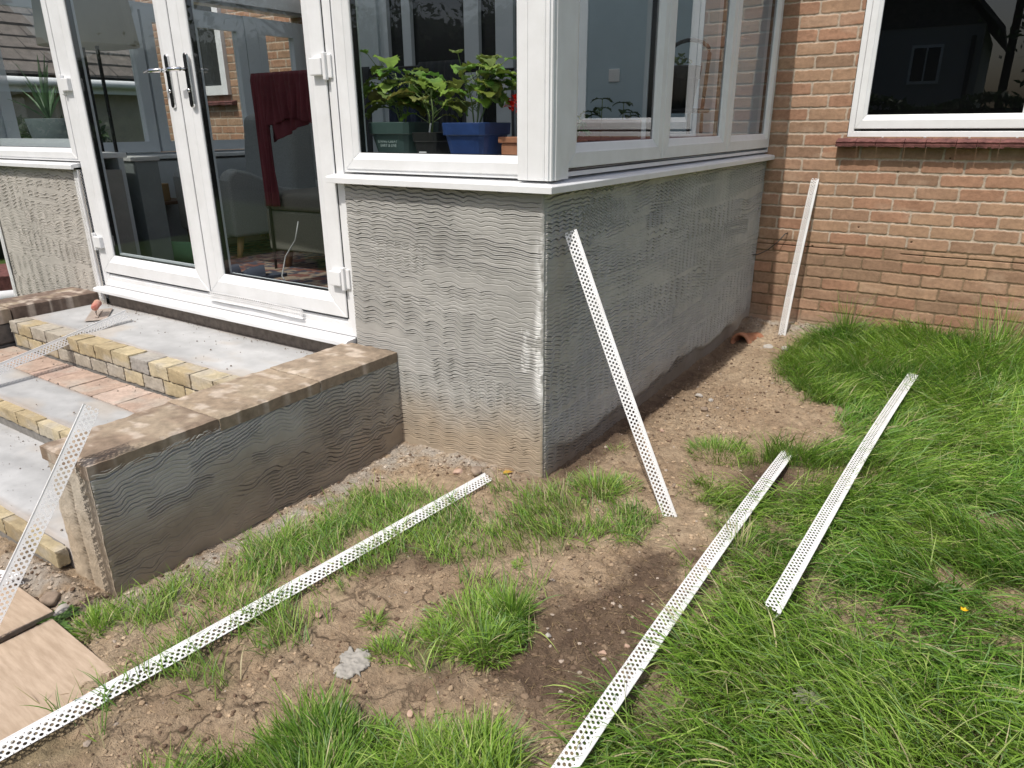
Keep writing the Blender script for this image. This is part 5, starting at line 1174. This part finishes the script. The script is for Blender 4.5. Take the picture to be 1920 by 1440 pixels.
# airer with the red garment
ar = empty("clothes_airer", (0, 0, 0)); tag(ar, "dark folding clothes airer standing behind the right-hand door and window", "clothes airer")
m_blk = mat("black_metal", (0.02, 0.02, 0.022), 0.5)
for (x, y) in ((-2.62, 0.86), (-1.02, 0.86), (-2.62, 1.35), (-1.02, 1.35)):
    mb = MB(); mb.tube([(x, y, FZ), (x, 1.1+(y-1.1)*0.9, 1.63)], 0.009, 8); mb.build("leg", m_blk, ar, smooth=True)
for y in (0.88, 0.99, 1.10, 1.21, 1.32):
    mb = MB(); mb.tube([(-2.64, y, 1.635), (-1.0, y, 1.635)], 0.006, 8); mb.build("rail", m_blk, ar, smooth=True)
def cloth(name, x0, x1, y, z1, botf, m, label, cat, fold=0.02, freq=30, seed=1, grp=None, thick=0.004, front=True):
    nu, nv = 70, 40; V = np.zeros((nu, nv, 3)); ss = np.linspace(0, 1, nu); tt = np.linspace(0, 1, nv)
    S, T = np.meshgrid(ss, tt, indexing='ij'); zb = np.vectorize(botf)(S)
    V[..., 0] = x0+(x1-x0)*S+0.012*np.sin(T*5+S*9)*T; V[..., 2] = z1+0.004-(z1-zb)*T
    V[..., 1] = y-0.012+fold*(0.25+T)*(np.sin(S*freq+2.2*fbm(S*3, T*1.5, seed, 2)*3)*0.6+0.5*np.sin(S*freq*2.3+1))+0.012*np.minimum(T*20, 1)*-1
    idx = np.arange(nu*nv).reshape(nu, nv); f = np.stack([idx[:-1, :-1], idx[1:, :-1], idx[1:, 1:], idx[:-1, 1:]], -1).reshape(-1, 4)
    o = link(name, np_mesh(name, V.reshape(-1, 3), f, True), m); s_ = o.modifiers.new("thick", 'SOLIDIFY'); s_.thickness = thick; s_.offset = 0
    if label: tag(o, label, cat, grp)
    return o
m_red = mat("maroon_cotton", (0.13, 0.020, 0.030), 0.85, var=0.12, vscale=10, bump=0.15, bscale=200)
rg = cloth("maroon_top", -2.52, -2.10, 0.88, 1.65, lambda s: 1.34+0.05*math.sin(s*3), m_red, "maroon long-sleeved top hanging from the airer behind the door", "top", 0.018, 26, 3)
slv = cloth("sleeve", -2.64, -2.50, 0.875, 1.65, lambda s: 0.86, m_red, None, None, 0.014, 13, 5); slv.parent = rg
slv = cloth("sleeve", -2.52, -2.16, 0.90, 1.65, lambda s: 1.25+0.12*s, m_red, None, None, 0.014, 13, 6); slv.parent = rg
m_dc = mat("charcoal_laundry", (0.035, 0.037, 0.042), 0.95, var=0.2, vscale=12); m_db = mat("dark_blue_laundry", (0.03, 0.04, 0.075), 0.95, var=0.2, vscale=12)
cloth("laundry", -2.05, -1.65, 0.88, 1.645, lambda s: 1.0+0.05*math.sin(s*7), m_dc, "charcoal trousers draped over the airer, left of the potted plants", "laundry", 0.025, 22, 8, "dark laundry on the airer")
cloth("laundry", -1.62, -1.32, 0.99, 1.645, lambda s: 1.05, m_db, "dark blue shirt hanging behind the potted plants", "laundry", 0.025, 22, 9, "dark laundry on the airer")
cloth("laundry", -1.30, -1.02, 0.88, 1.65, lambda s: 0.95, m_dc, "black garment at the right end of the airer", "laundry", 0.025, 18, 10, "dark laundry on the airer")

# ---- potted plants on the window board
BZ = 1.206
r_ = random.Random(12)
def pot(name, x, y, r, h, m, label, cat="plant pot", sq=None, rim=True, grp=None, z=BZ):
    p_ = empty(name, (x, y, z)); tag(p_, label, cat, grp)
    mb = MB()
    if rim: prof = [(r*0.72, 0), (r*0.93, h*0.70), (r*1.0, h*0.70), (r*1.03, h*0.985), (r*1.02, h), (r*0.96, h), (r*0.94, h*0.9), (r*0.86, h*0.9)]
    else: prof = [(r*0.76, 0), (r*1.0, h*0.99), (r*0.985, h), (r*0.93, h), (r*0.90, h*0.9), (r*0.8, h*0.9)]
    mb.lathe(prof, n=36, sq=sq); mb.build("pot", m, p_, smooth=True, bevel=0.001, seg=1) if not sq else mb.build("pot", m, p_, bevel=0.0015, seg=1)
    mb = MB(); mb.lathe([(r*0.93, h*0.84), (r*0.5, h*0.87), (0.001, h*0.86)], n=24, sq=sq); mb.build("compost", m_soilp, p_)
    return p_
m_soilp = mat("compost_mat", (0.04, 0.028, 0.02), 0.95, var=0.3, vscale=40, bump=0.8, bscale=60)
m_pgreen = mat("green_plastic", (0.05, 0.085, 0.08), 0.45); m_pblue = mat("blue_plastic", (0.02, 0.05, 0.17), 0.45, var=0.15, vscale=20); m_pblack = mat("black_plastic", (0.018, 0.018, 0.018), 0.4)
def bushy(parent, h0, stem_h, N, size, spread, colr, seed, serr=0.12, droop=1.0, squash=1.0, stems=3):
    q = random.Random(seed); lv = []; mb = MB()
    for s_ in range(stems):
        a0 = q.uniform(0, 6.28); tip = Vector((spread*0.55*math.cos(a0)*q.uniform(0.3, 1), spread*0.35*math.sin(a0)*squash, stem_h*q.uniform(0.75, 1.05)))
        mb.tube([(0.01*math.cos(a0), 0.01*math.sin(a0), h0), Vector((0, 0, h0))+tip*0.5+Vector((0.01, 0, 0)), Vector((0, 0, h0))+tip], [0.0035, 0.003, 0.002], 6)
        for k in range(N//stems):
            t = q.uniform(0.25, 1.0); base = Vector((0, 0, h0))+tip*t; a = q.uniform(0, 6.28)
            st = Vector((math.cos(a), math.sin(a)*squash, 0.55)).normalized()*size*q.uniform(0.35, 0.7)
            mb.tube([base, base+st], 0.0014, 5)
            sz = size*q.uniform(0.6, 1.15)*(1.1-0.3*t); cc = [c_*q.uniform(0.75, 1.2) for c_ in colr]
            lv.append(dict(org=base+st, dirv=(math.cos(a), math.sin(a)*squash, 0.25), up=(0, 0, 1), length=sz, width=sz*q.uniform(0.68, 0.85), droop=droop*q.uniform(0.7, 1.5), colr=cc, serr=serr, ns=12, rr=q, fold=0.18))
    leaf_obj("foliage", lv, parent); mb.build("stems", bpy.data.materials.get("stem_pale") or mat("stem_pale", (0.20, 0.27, 0.10), 0.6), parent, smooth=True)
LC = (0.22, 0.32, 0.065)
gp = pot("potted_plant", -0.83, 0.205, 0.118, 0.155, m_pgreen, "leafy plant in the dark green pot with faint lettering, left on the window board", "potted plant", 5)
bushy(gp, 0.13, 0.235, 44, 0.135, 0.26, LC, 5, squash=0.55, stems=4)
kp = pot("potted_plant", -0.640, 0.165, 0.066, 0.115, m_pblack, "leafy plant in the small black pot with a white label, middle of the window board", "potted plant", 5)
bushy(kp, 0.09, 0.22, 24, 0.125, 0.16, LC, 6, squash=0.55, stems=3)
mb = MB(); mb.box(-0.02, 0.018, -0.0655, -0.0645, 0.012, 0.032); o = mb.build("price_label", mat("label_white", (0.7, 0.7, 0.7), 0.5), kp); o.location = (0, -0.001, 0.01)
mb = MB(); mb.box(-0.004, 0.004, -0.001, 0.001, 0.0, 0.05); o = mb.build("plant_tag", bpy.data.materials["label_white"], kp); o.location = (0.01, -0.035, 0.10); o.rotation_euler = (0, R(12), 0)
bp_ = pot("potted_plant", -0.433, 0.185, 0.108, 0.150, m_pblue, "leafy plant in the bright blue square pot on the window board", "potted plant", 5)
bushy(bp_, 0.13, 0.22, 40, 0.130, 0.24, LC, 7, squash=0.55, stems=4)
cu = bpy.data.curves.new("lettering", 'FONT'); cu.body = "LIVING CREAT\n  EART & LIVE"; cu.size = 0.0165; cu.extrude = 0.0002; cu.align_x = 'CENTER'
to = bpy.data.objects.new("lettering_curve", cu); col.objects.link(to)
bpy.context.view_layer.update(); dg = bpy.context.evaluated_depsgraph_get(); tm = bpy.data.meshes.new_from_object(to.evaluated_get(dg)); tm.name = "lettering"; bpy.data.objects.remove(to)
o = link("lettering", tm, mat("faded_print", (0.30, 0.36, 0.35), 0.6), gp); o.rotation_euler = (R(90-7), 0, 0); o.location = (0.0, -0.1045, 0.075)
gt = empty("geranium_trough", (-0.17, 0.22, BZ)); tag(gt, "terracotta trough with a red flowering geranium beside the corner post", "potted plant")
mb = MB(); mb.box(-0.13, 0.09, -0.06, 0.06, 0, 0.075); mb.box(-0.14, 0.10, -0.068, 0.068, 0.0755, 0.098); mb.build("trough", m_terra, gt, bevel=0.004)
bushy(gt, 0.09, 0.07, 16, 0.035, 0.12, (0.10, 0.19, 0.06), 8, serr=0.2, squash=0.6)
q = random.Random(3); v, f, c = [], [], []
for (cx_, cz_) in ((-0.105, 0.205), (-0.055, 0.195), (-0.085, 0.225)):
    for k in range(16):
        a = q.uniform(0, 6.28); e = q.uniform(-0.5, 1.4); d_ = (math.cos(a)*math.cos(e), math.sin(a)*math.cos(e), math.sin(e))
        leaf(v, f, c, (cx_+d_[0]*0.008, -0.03+d_[1]*0.008, cz_+d_[2]*0.008), d_, (0.1, 0.2, 1), 0.021, 0.019, 0.6, (0.72, 0.03, 0.015), ns=5, rr=q)
link("flower_head", np_mesh("flower_head", v, np.array(f), True, np.array(c)), m_leaf, gt)
sdl = empty("seedling_trough", (-0.21, 0.92, BZ)); tag(sdl, "long brown trough of dark seedlings on the side window board", "potted plant")
mb = MB(); mb.box(-0.07, 0.07, -0.24, 0.24, 0, 0.125); mb.box(-0.078, 0.078, -0.25, 0.25, 0.1255, 0.160); mb.build("trough", mat("brown_plastic", (0.10, 0.035, 0.022), 0.5), sdl, bevel=0.004)
lv = []; q = random.Random(9); mb = MB()
for yy in (-0.10, 0.12, 0.2, -0.2):
    hh = q.uniform(0.07, 0.10) if abs(yy) < 0.15 else 0.03; mb.tube([(0, yy, 0.15), (0, yy+0.005, 0.16+hh)], 0.002, 5)
    for k in range(6):
        a = k*math.pi/2.5+q.uniform(-.4, .4); lv.append(dict(org=(0, yy, 0.16+hh*(0.55+0.45*(k % 2))), dirv=(math.cos(a), math.sin(a), 0.3), up=(0, 0, 1), length=0.055, width=0.04, droop=1.0, colr=(0.05, 0.10, 0.035), rr=q))
leaf_obj("foliage", lv, sdl); mb.build("stems", bpy.data.materials["stem_pale"], sdl)
bs = pot("potted_plant", -0.17, 0.50, 0.055, 0.08, m_terra, "small leafy herb in a clay pot just behind the corner of the side window", "potted plant", None)
bushy(bs, 0.07, 0.10, 12, 0.055, 0.08, (0.10, 0.20, 0.05), 15)
# black pot on a stand
ps = empty("plant_stand", (-0.42, 2.28, FZ)); tag(ps, "black plant stand with arched handle inside the side window", "plant stand")
for sx in (-1, 1):
    for sy in (-1, 1):
        mb = MB(); mb.tube([(0.13*sx, 0.13*sy, 0), (0.11*sx, 0.11*sy, 0.96)], 0.011, 8); mb.build("leg", m_blk, ps, smooth=True)
mb = MB(); mb.lathe([(0.155, 0.962), (0.16, 0.97), (0.16, 0.985), (0.15, 0.985)], n=28, sq=6); mb.build("shelf", m_blk, ps)
mb = MB(); mb.tube([(-0.11, 0.11, 0.985)]+[(-0.13*math.cos(t), 0.11, 1.30+0.08*math.sin(t)) for t in np.linspace(0, math.pi, 12)]+[(0.11, 0.11, 0.985)], 0.012, 8); mb.build("handle", m_blk, ps, smooth=True)
bk = pot("potted_plant", -0.42, 2.28, 0.115, 0.24, m_pblack, "small plant in the tall black pot on the black stand", "potted plant", None, z=FZ+0.986)
bushy(bk, 0.21, 0.10, 12, 0.06, 0.12, (0.12, 0.22, 0.06), 17)
# aloe in a big grey pot + small pebble pot behind the left window
al = pot("potted_plant", -3.86, 0.205, 0.205, 0.20, mat("grey_pot", (0.12, 0.15, 0.155), 0.5, var=0.1), "spiky aloe in the large grey pot behind the left window", "potted plant", None, False, z=BZ)
al.scale = (1, 0.55, 1)
lv = []; q = random.Random(2)
for k in range(15):
    a = k*2.4; el_ = q.uniform(0.5, 1.4); lv.append(dict(org=(0.01*math.cos(a), 0.01*math.sin(a), 0.19), dirv=(math.cos(a)*math.cos(el_), math.sin(a)*math.cos(el_), math.sin(el_)), up=(0.01, 0, 1.0), length=q.uniform(0.25, 0.42), width=0.04, droop=q.uniform(0.1, 0.5), colr=(0.10, 0.19, 0.09), ns=10, rr=q, fold=0.5))
leaf_obj("foliage", lv, al)
mb = MB(); mb.box(-0.03, 0.03, -0.03, 0.03, 0, 0.062); o = mb.build("pebbledash_pot", mat("pebbledash", (0.35, 0.34, 0.31), 0.9, colour2=(0.6, 0.58, 0.54), vscale=160), None, bevel=0.003); o.location = (-3.62, 0.14, BZ); tag(o, "small square speckled pot beside the aloe", "plant pot")

# ================================================================== beyond the glass and behind the camera (neighbouring gardens)
m_hedge = mat("hedge_leaf", rough=0.6, attr=True, translucent=0.2)
def leaf_cloud(pts, nrm, size, seed, cols):
    rr = np.random.RandomState(seed); n_ = len(pts)
    a = rr.normal(size=(n_, 3)); a /= np.linalg.norm(a, axis=1, keepdims=True); b = np.cross(a, rr.normal(size=(n_, 3))); b /= np.linalg.norm(b, axis=1, keepdims=True)
    s = size*rr.uniform(0.5, 1.3, (n_, 1))
    V = np.stack([pts-a*s, pts+b*s*0.45, pts+a*s, pts-b*s*0.45], 1).reshape(-1, 3); F_ = np.arange(n_*4).reshape(-1, 4)
    k = rr.rand(n_, 1); C_ = np.array(cols[0])*(1-k)+np.array(cols[1])*k
    return np_mesh("foliage", V, F_, False, np.repeat(C_, 4, 0))
def hedge(x0, x1, y0, y1, h, N, label, seed, size=0.05):
    o = empty("hedge", ((x0+x1)/2, (y0+y1)/2, 0)); tag(o, label, "hedge", "hedges round the garden"); cx, cy = (x0+x1)/2, (y0+y1)/2
    rr = np.random.RandomState(seed); p = np.stack([rr.uniform(x0-cx, x1-cx, N), rr.uniform(y0-cy, y1-cy, N), rr.rand(N)*h], -1)
    # push outwards to the faces for a dense shell
    f = rr.randint(0, 3, N); s = rr.choice([-1, 1], N); off = rr.rand(N)*0.12
    p[:, 0] = np.where((f == 0), s*((x1-x0)/2-off), p[:, 0]); p[:, 1] = np.where((f == 1), s*((y1-y0)/2-off), p[:, 1]); p[:, 2] = np.where(f == 2, h-off*1.4+0.12*np.sin(p[:, 0]*3), p[:, 2])
    link("foliage", leaf_cloud(p, None, size, seed, ((0.02, 0.045, 0.012), (0.06, 0.11, 0.03))), m_hedge, o)
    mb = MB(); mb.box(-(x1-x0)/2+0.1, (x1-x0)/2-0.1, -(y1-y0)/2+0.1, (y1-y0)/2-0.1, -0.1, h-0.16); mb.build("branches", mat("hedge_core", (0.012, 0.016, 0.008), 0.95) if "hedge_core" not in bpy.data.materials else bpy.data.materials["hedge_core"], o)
hedge(-26, -3.2, -9.2, -8.2, 3.0, 16000, "tall dark hedge added behind the camera to darken the door glass reflections", 1, 0.11)  # added out of view to block bright sky from the door reflections
hedge(-3.0, 12, -9.6, -8.9, 1.75, 9000, "lower dark hedge in front of the pale house, mirrored in the right window", 2, 0.09)
hedge(-8.6, -7.6, -3.5, 2.6, 1.35, 8000, "dark hedge beyond the left side of the conservatory", 3, 0.06)
# neighbour's tiled roof to the left
nb = empty("tiled_bungalow", (0, 0, 0)); tag(nb, "low building with a brown tiled roof and white gutter, left of the conservatory", "house")
m_rt = mat("brown_roof_tile", (0.10, 0.085, 0.075), 0.85, colour2=(0.19, 0.16, 0.14), vscale=9, bump=0.6, bscale=40)
mb = MB(); rs_ = random.Random(1)
for i in range(24):
    u0 = i*0.26; xa, za = -9.0-u0*0.79, 1.98+u0*0.61
    y = -3.0+(0.15 if i % 2 else 0)
    while y < 13:
        dz = rs_.uniform(-0.006, 0.008)
        mb.add([(xa, y+0.004, za+0.035+dz), (xa, y+0.296, za+0.035+dz), (xa-0.30*0.79, y+0.296, za+0.30*0.61+0.004), (xa-0.30*0.79, y+0.004, za+0.30*0.61+0.004), (xa, y+0.004, za+0.008), (xa, y+0.296, za+0.008)], [(0, 1, 2, 3), (0, 4, 5, 1)]); y += 0.30
mb.build("roof_tiles", m_rt, nb)
mb = MB(); mb.prism([(-9.05, 1.90), (-15.3, 6.7), (-15.3, 1.9)], 'y', -3, 13); mb.build("roof", mat("roof_felt", (0.03, 0.03, 0.03), 0.9), nb)
mb = MB(); mb.box(-15, -9.25, -2.9, 12.9, -0.1, 1.89); mb.build("wall", mat("beige_wall", (0.36, 0.31, 0.24), 0.9, var=0.1), nb)
mb = MB(); mb.box(-9.10, -9.03, -3, 13, 1.78, 1.90); mb.build("fascia", m_upvc, nb)
mb = MB(); mb.tube([(-8.97, -3, 1.90), (-8.97, 13, 1.90)], 0.055, 10); mb.build("gutter", m_upvc, nb, smooth=True)
# pale house whose image shows in the right window
ph = empty("pale_house", (0, 0, 0)); tag(ph, "pale rendered house with a steep dark roof, mirrored in the right window", "house")
m_pw = mat("pale_house_wall", (0.36, 0.35, 0.33), 0.9, var=0.05)
mb = MB(); mb.box(-4.4, 0.35, -20, -14, -0.1, 3.55); mb.build("wall", m_pw, ph)
mb = MB(); mb.prism([(0.75, 3.30), (0.75, 3.42), (-2.1, 6.6), (-4.9, 3.42), (-4.9, 3.30), (-2.1, 6.35)], 'y', -20.3, -13.6); mb.build("roof", m_rt, ph)
mb = MB(); mb.prism([(0.35, 3.551), (-2.05, 6.25), (-4.4, 3.551)], 'y', -19.9, -13.98); mb.build("gable", m_rt, ph)
for (a, b) in ((-1.15, -0.45), (-2.9, -2.3)):
    w_ = MB(); w_.box(a, b, -13.999, -13.95, 2.25, 3.15); w_ = w_.build("window", m_upvc, ph)
    mb = MB(); mb.box(a+0.06, (a+b)/2-0.02, -13.949, -13.94, 2.32, 3.08); mb.box((a+b)/2+0.02, b-0.06, -13.949, -13.94, 2.32, 3.08); mb.build("panes", m_black, w_)
mb = MB(); mb.tube([(0.15, -13.93, 0), (0.15, -13.93, 3.3)], 0.05, 8); mb.build("drainpipe", m_blk, ph)
def tree(x, y, h, r, label, seed, N=7000, size=0.10):
    t = empty("tree", (x, y, 0)); tag(t, label, "tree", "trees behind the photographer's viewpoint".replace("photographer's viewpoint", "garden hedge")); q = random.Random(seed); rr = np.random.RandomState(seed)
    mb = MB(); mb.tube([(0, 0, -0.1), (0.1, 0.05, h*0.4), (0, 0.1, h*0.85)], [0.22, 0.14, 0.04], 10); cl = []
    for k in range(26):
        a = q.uniform(0, 6.28); zz = q.uniform(0.25, 1.0)*h; rad = r*math.sin(math.pi*min(1, 0.15+0.85*zz/h))*q.uniform(0.35, 1.0)
        c = (rad*math.cos(a), rad*math.sin(a), zz); cl.append(c); mb.tube([(0, 0, zz*0.7), (c[0]*0.5, c[1]*0.5, zz*0.85), c], [0.05, 0.03, 0.012], 6)
    mb.build("trunk", mat("bark", (0.07, 0.05, 0.035), 0.9) if "bark" not in bpy.data.materials else bpy.data.materials["bark"], t, smooth=True)
    cl = np.array(cl); i = rr.randint(0, len(cl), N); p = cl[i]+rr.normal(size=(N, 3))*np.array([0.34, 0.34, 0.26])*r*0.55
    link("crown", leaf_cloud(p, None, size, seed, ((0.02, 0.05, 0.012), (0.07, 0.13, 0.035))), m_hedge, t)
tree(3.2, -13.0, 7.5, 2.3, "dark leafy tree right of the pale house, mirrored in the right window", 5)
tree(-9, -14, 8, 3.2, "broad dark tree behind the tall hedge, mirrored in the left glass", 6)
tree(-15, -12, 9, 3.4, "tallest dark tree at the far left behind the hedge", 7)
mb = MB(); mb.tube([(0.92, -15, 0), (0.92, -15, 7.5)], [0.11, 0.08], 10); o = mb.build("telegraph_pole", mat("pole_wood", (0.08, 0.06, 0.045), 0.9), None, smooth=True); tag(o, "dark wooden telegraph pole between the pale house and the tree", "pole")
# things outside left of the conservatory
mb = MB(); mb.tube([(-5.6, -1.0, 0.09), (-4.75, 0.9, 0.09)], 0.055, 14); o = mb.build("plastic_pipe", m_upvc, None, smooth=True); tag(o, "white plastic pipe lying on the paving left of the conservatory", "pipe")
mb = MB(); mb.box(-0.35, 0.35, -0.7, 0.7, 0, 0.18); o = mb.build("brick_border", m_tile_red, None, bevel=0.01); o.location = (-5.7, 0.9, 0.0); o.rotation_euler = (0, 0, R(-24)); tag(o, "low red brick border beyond the left end wall", "border")
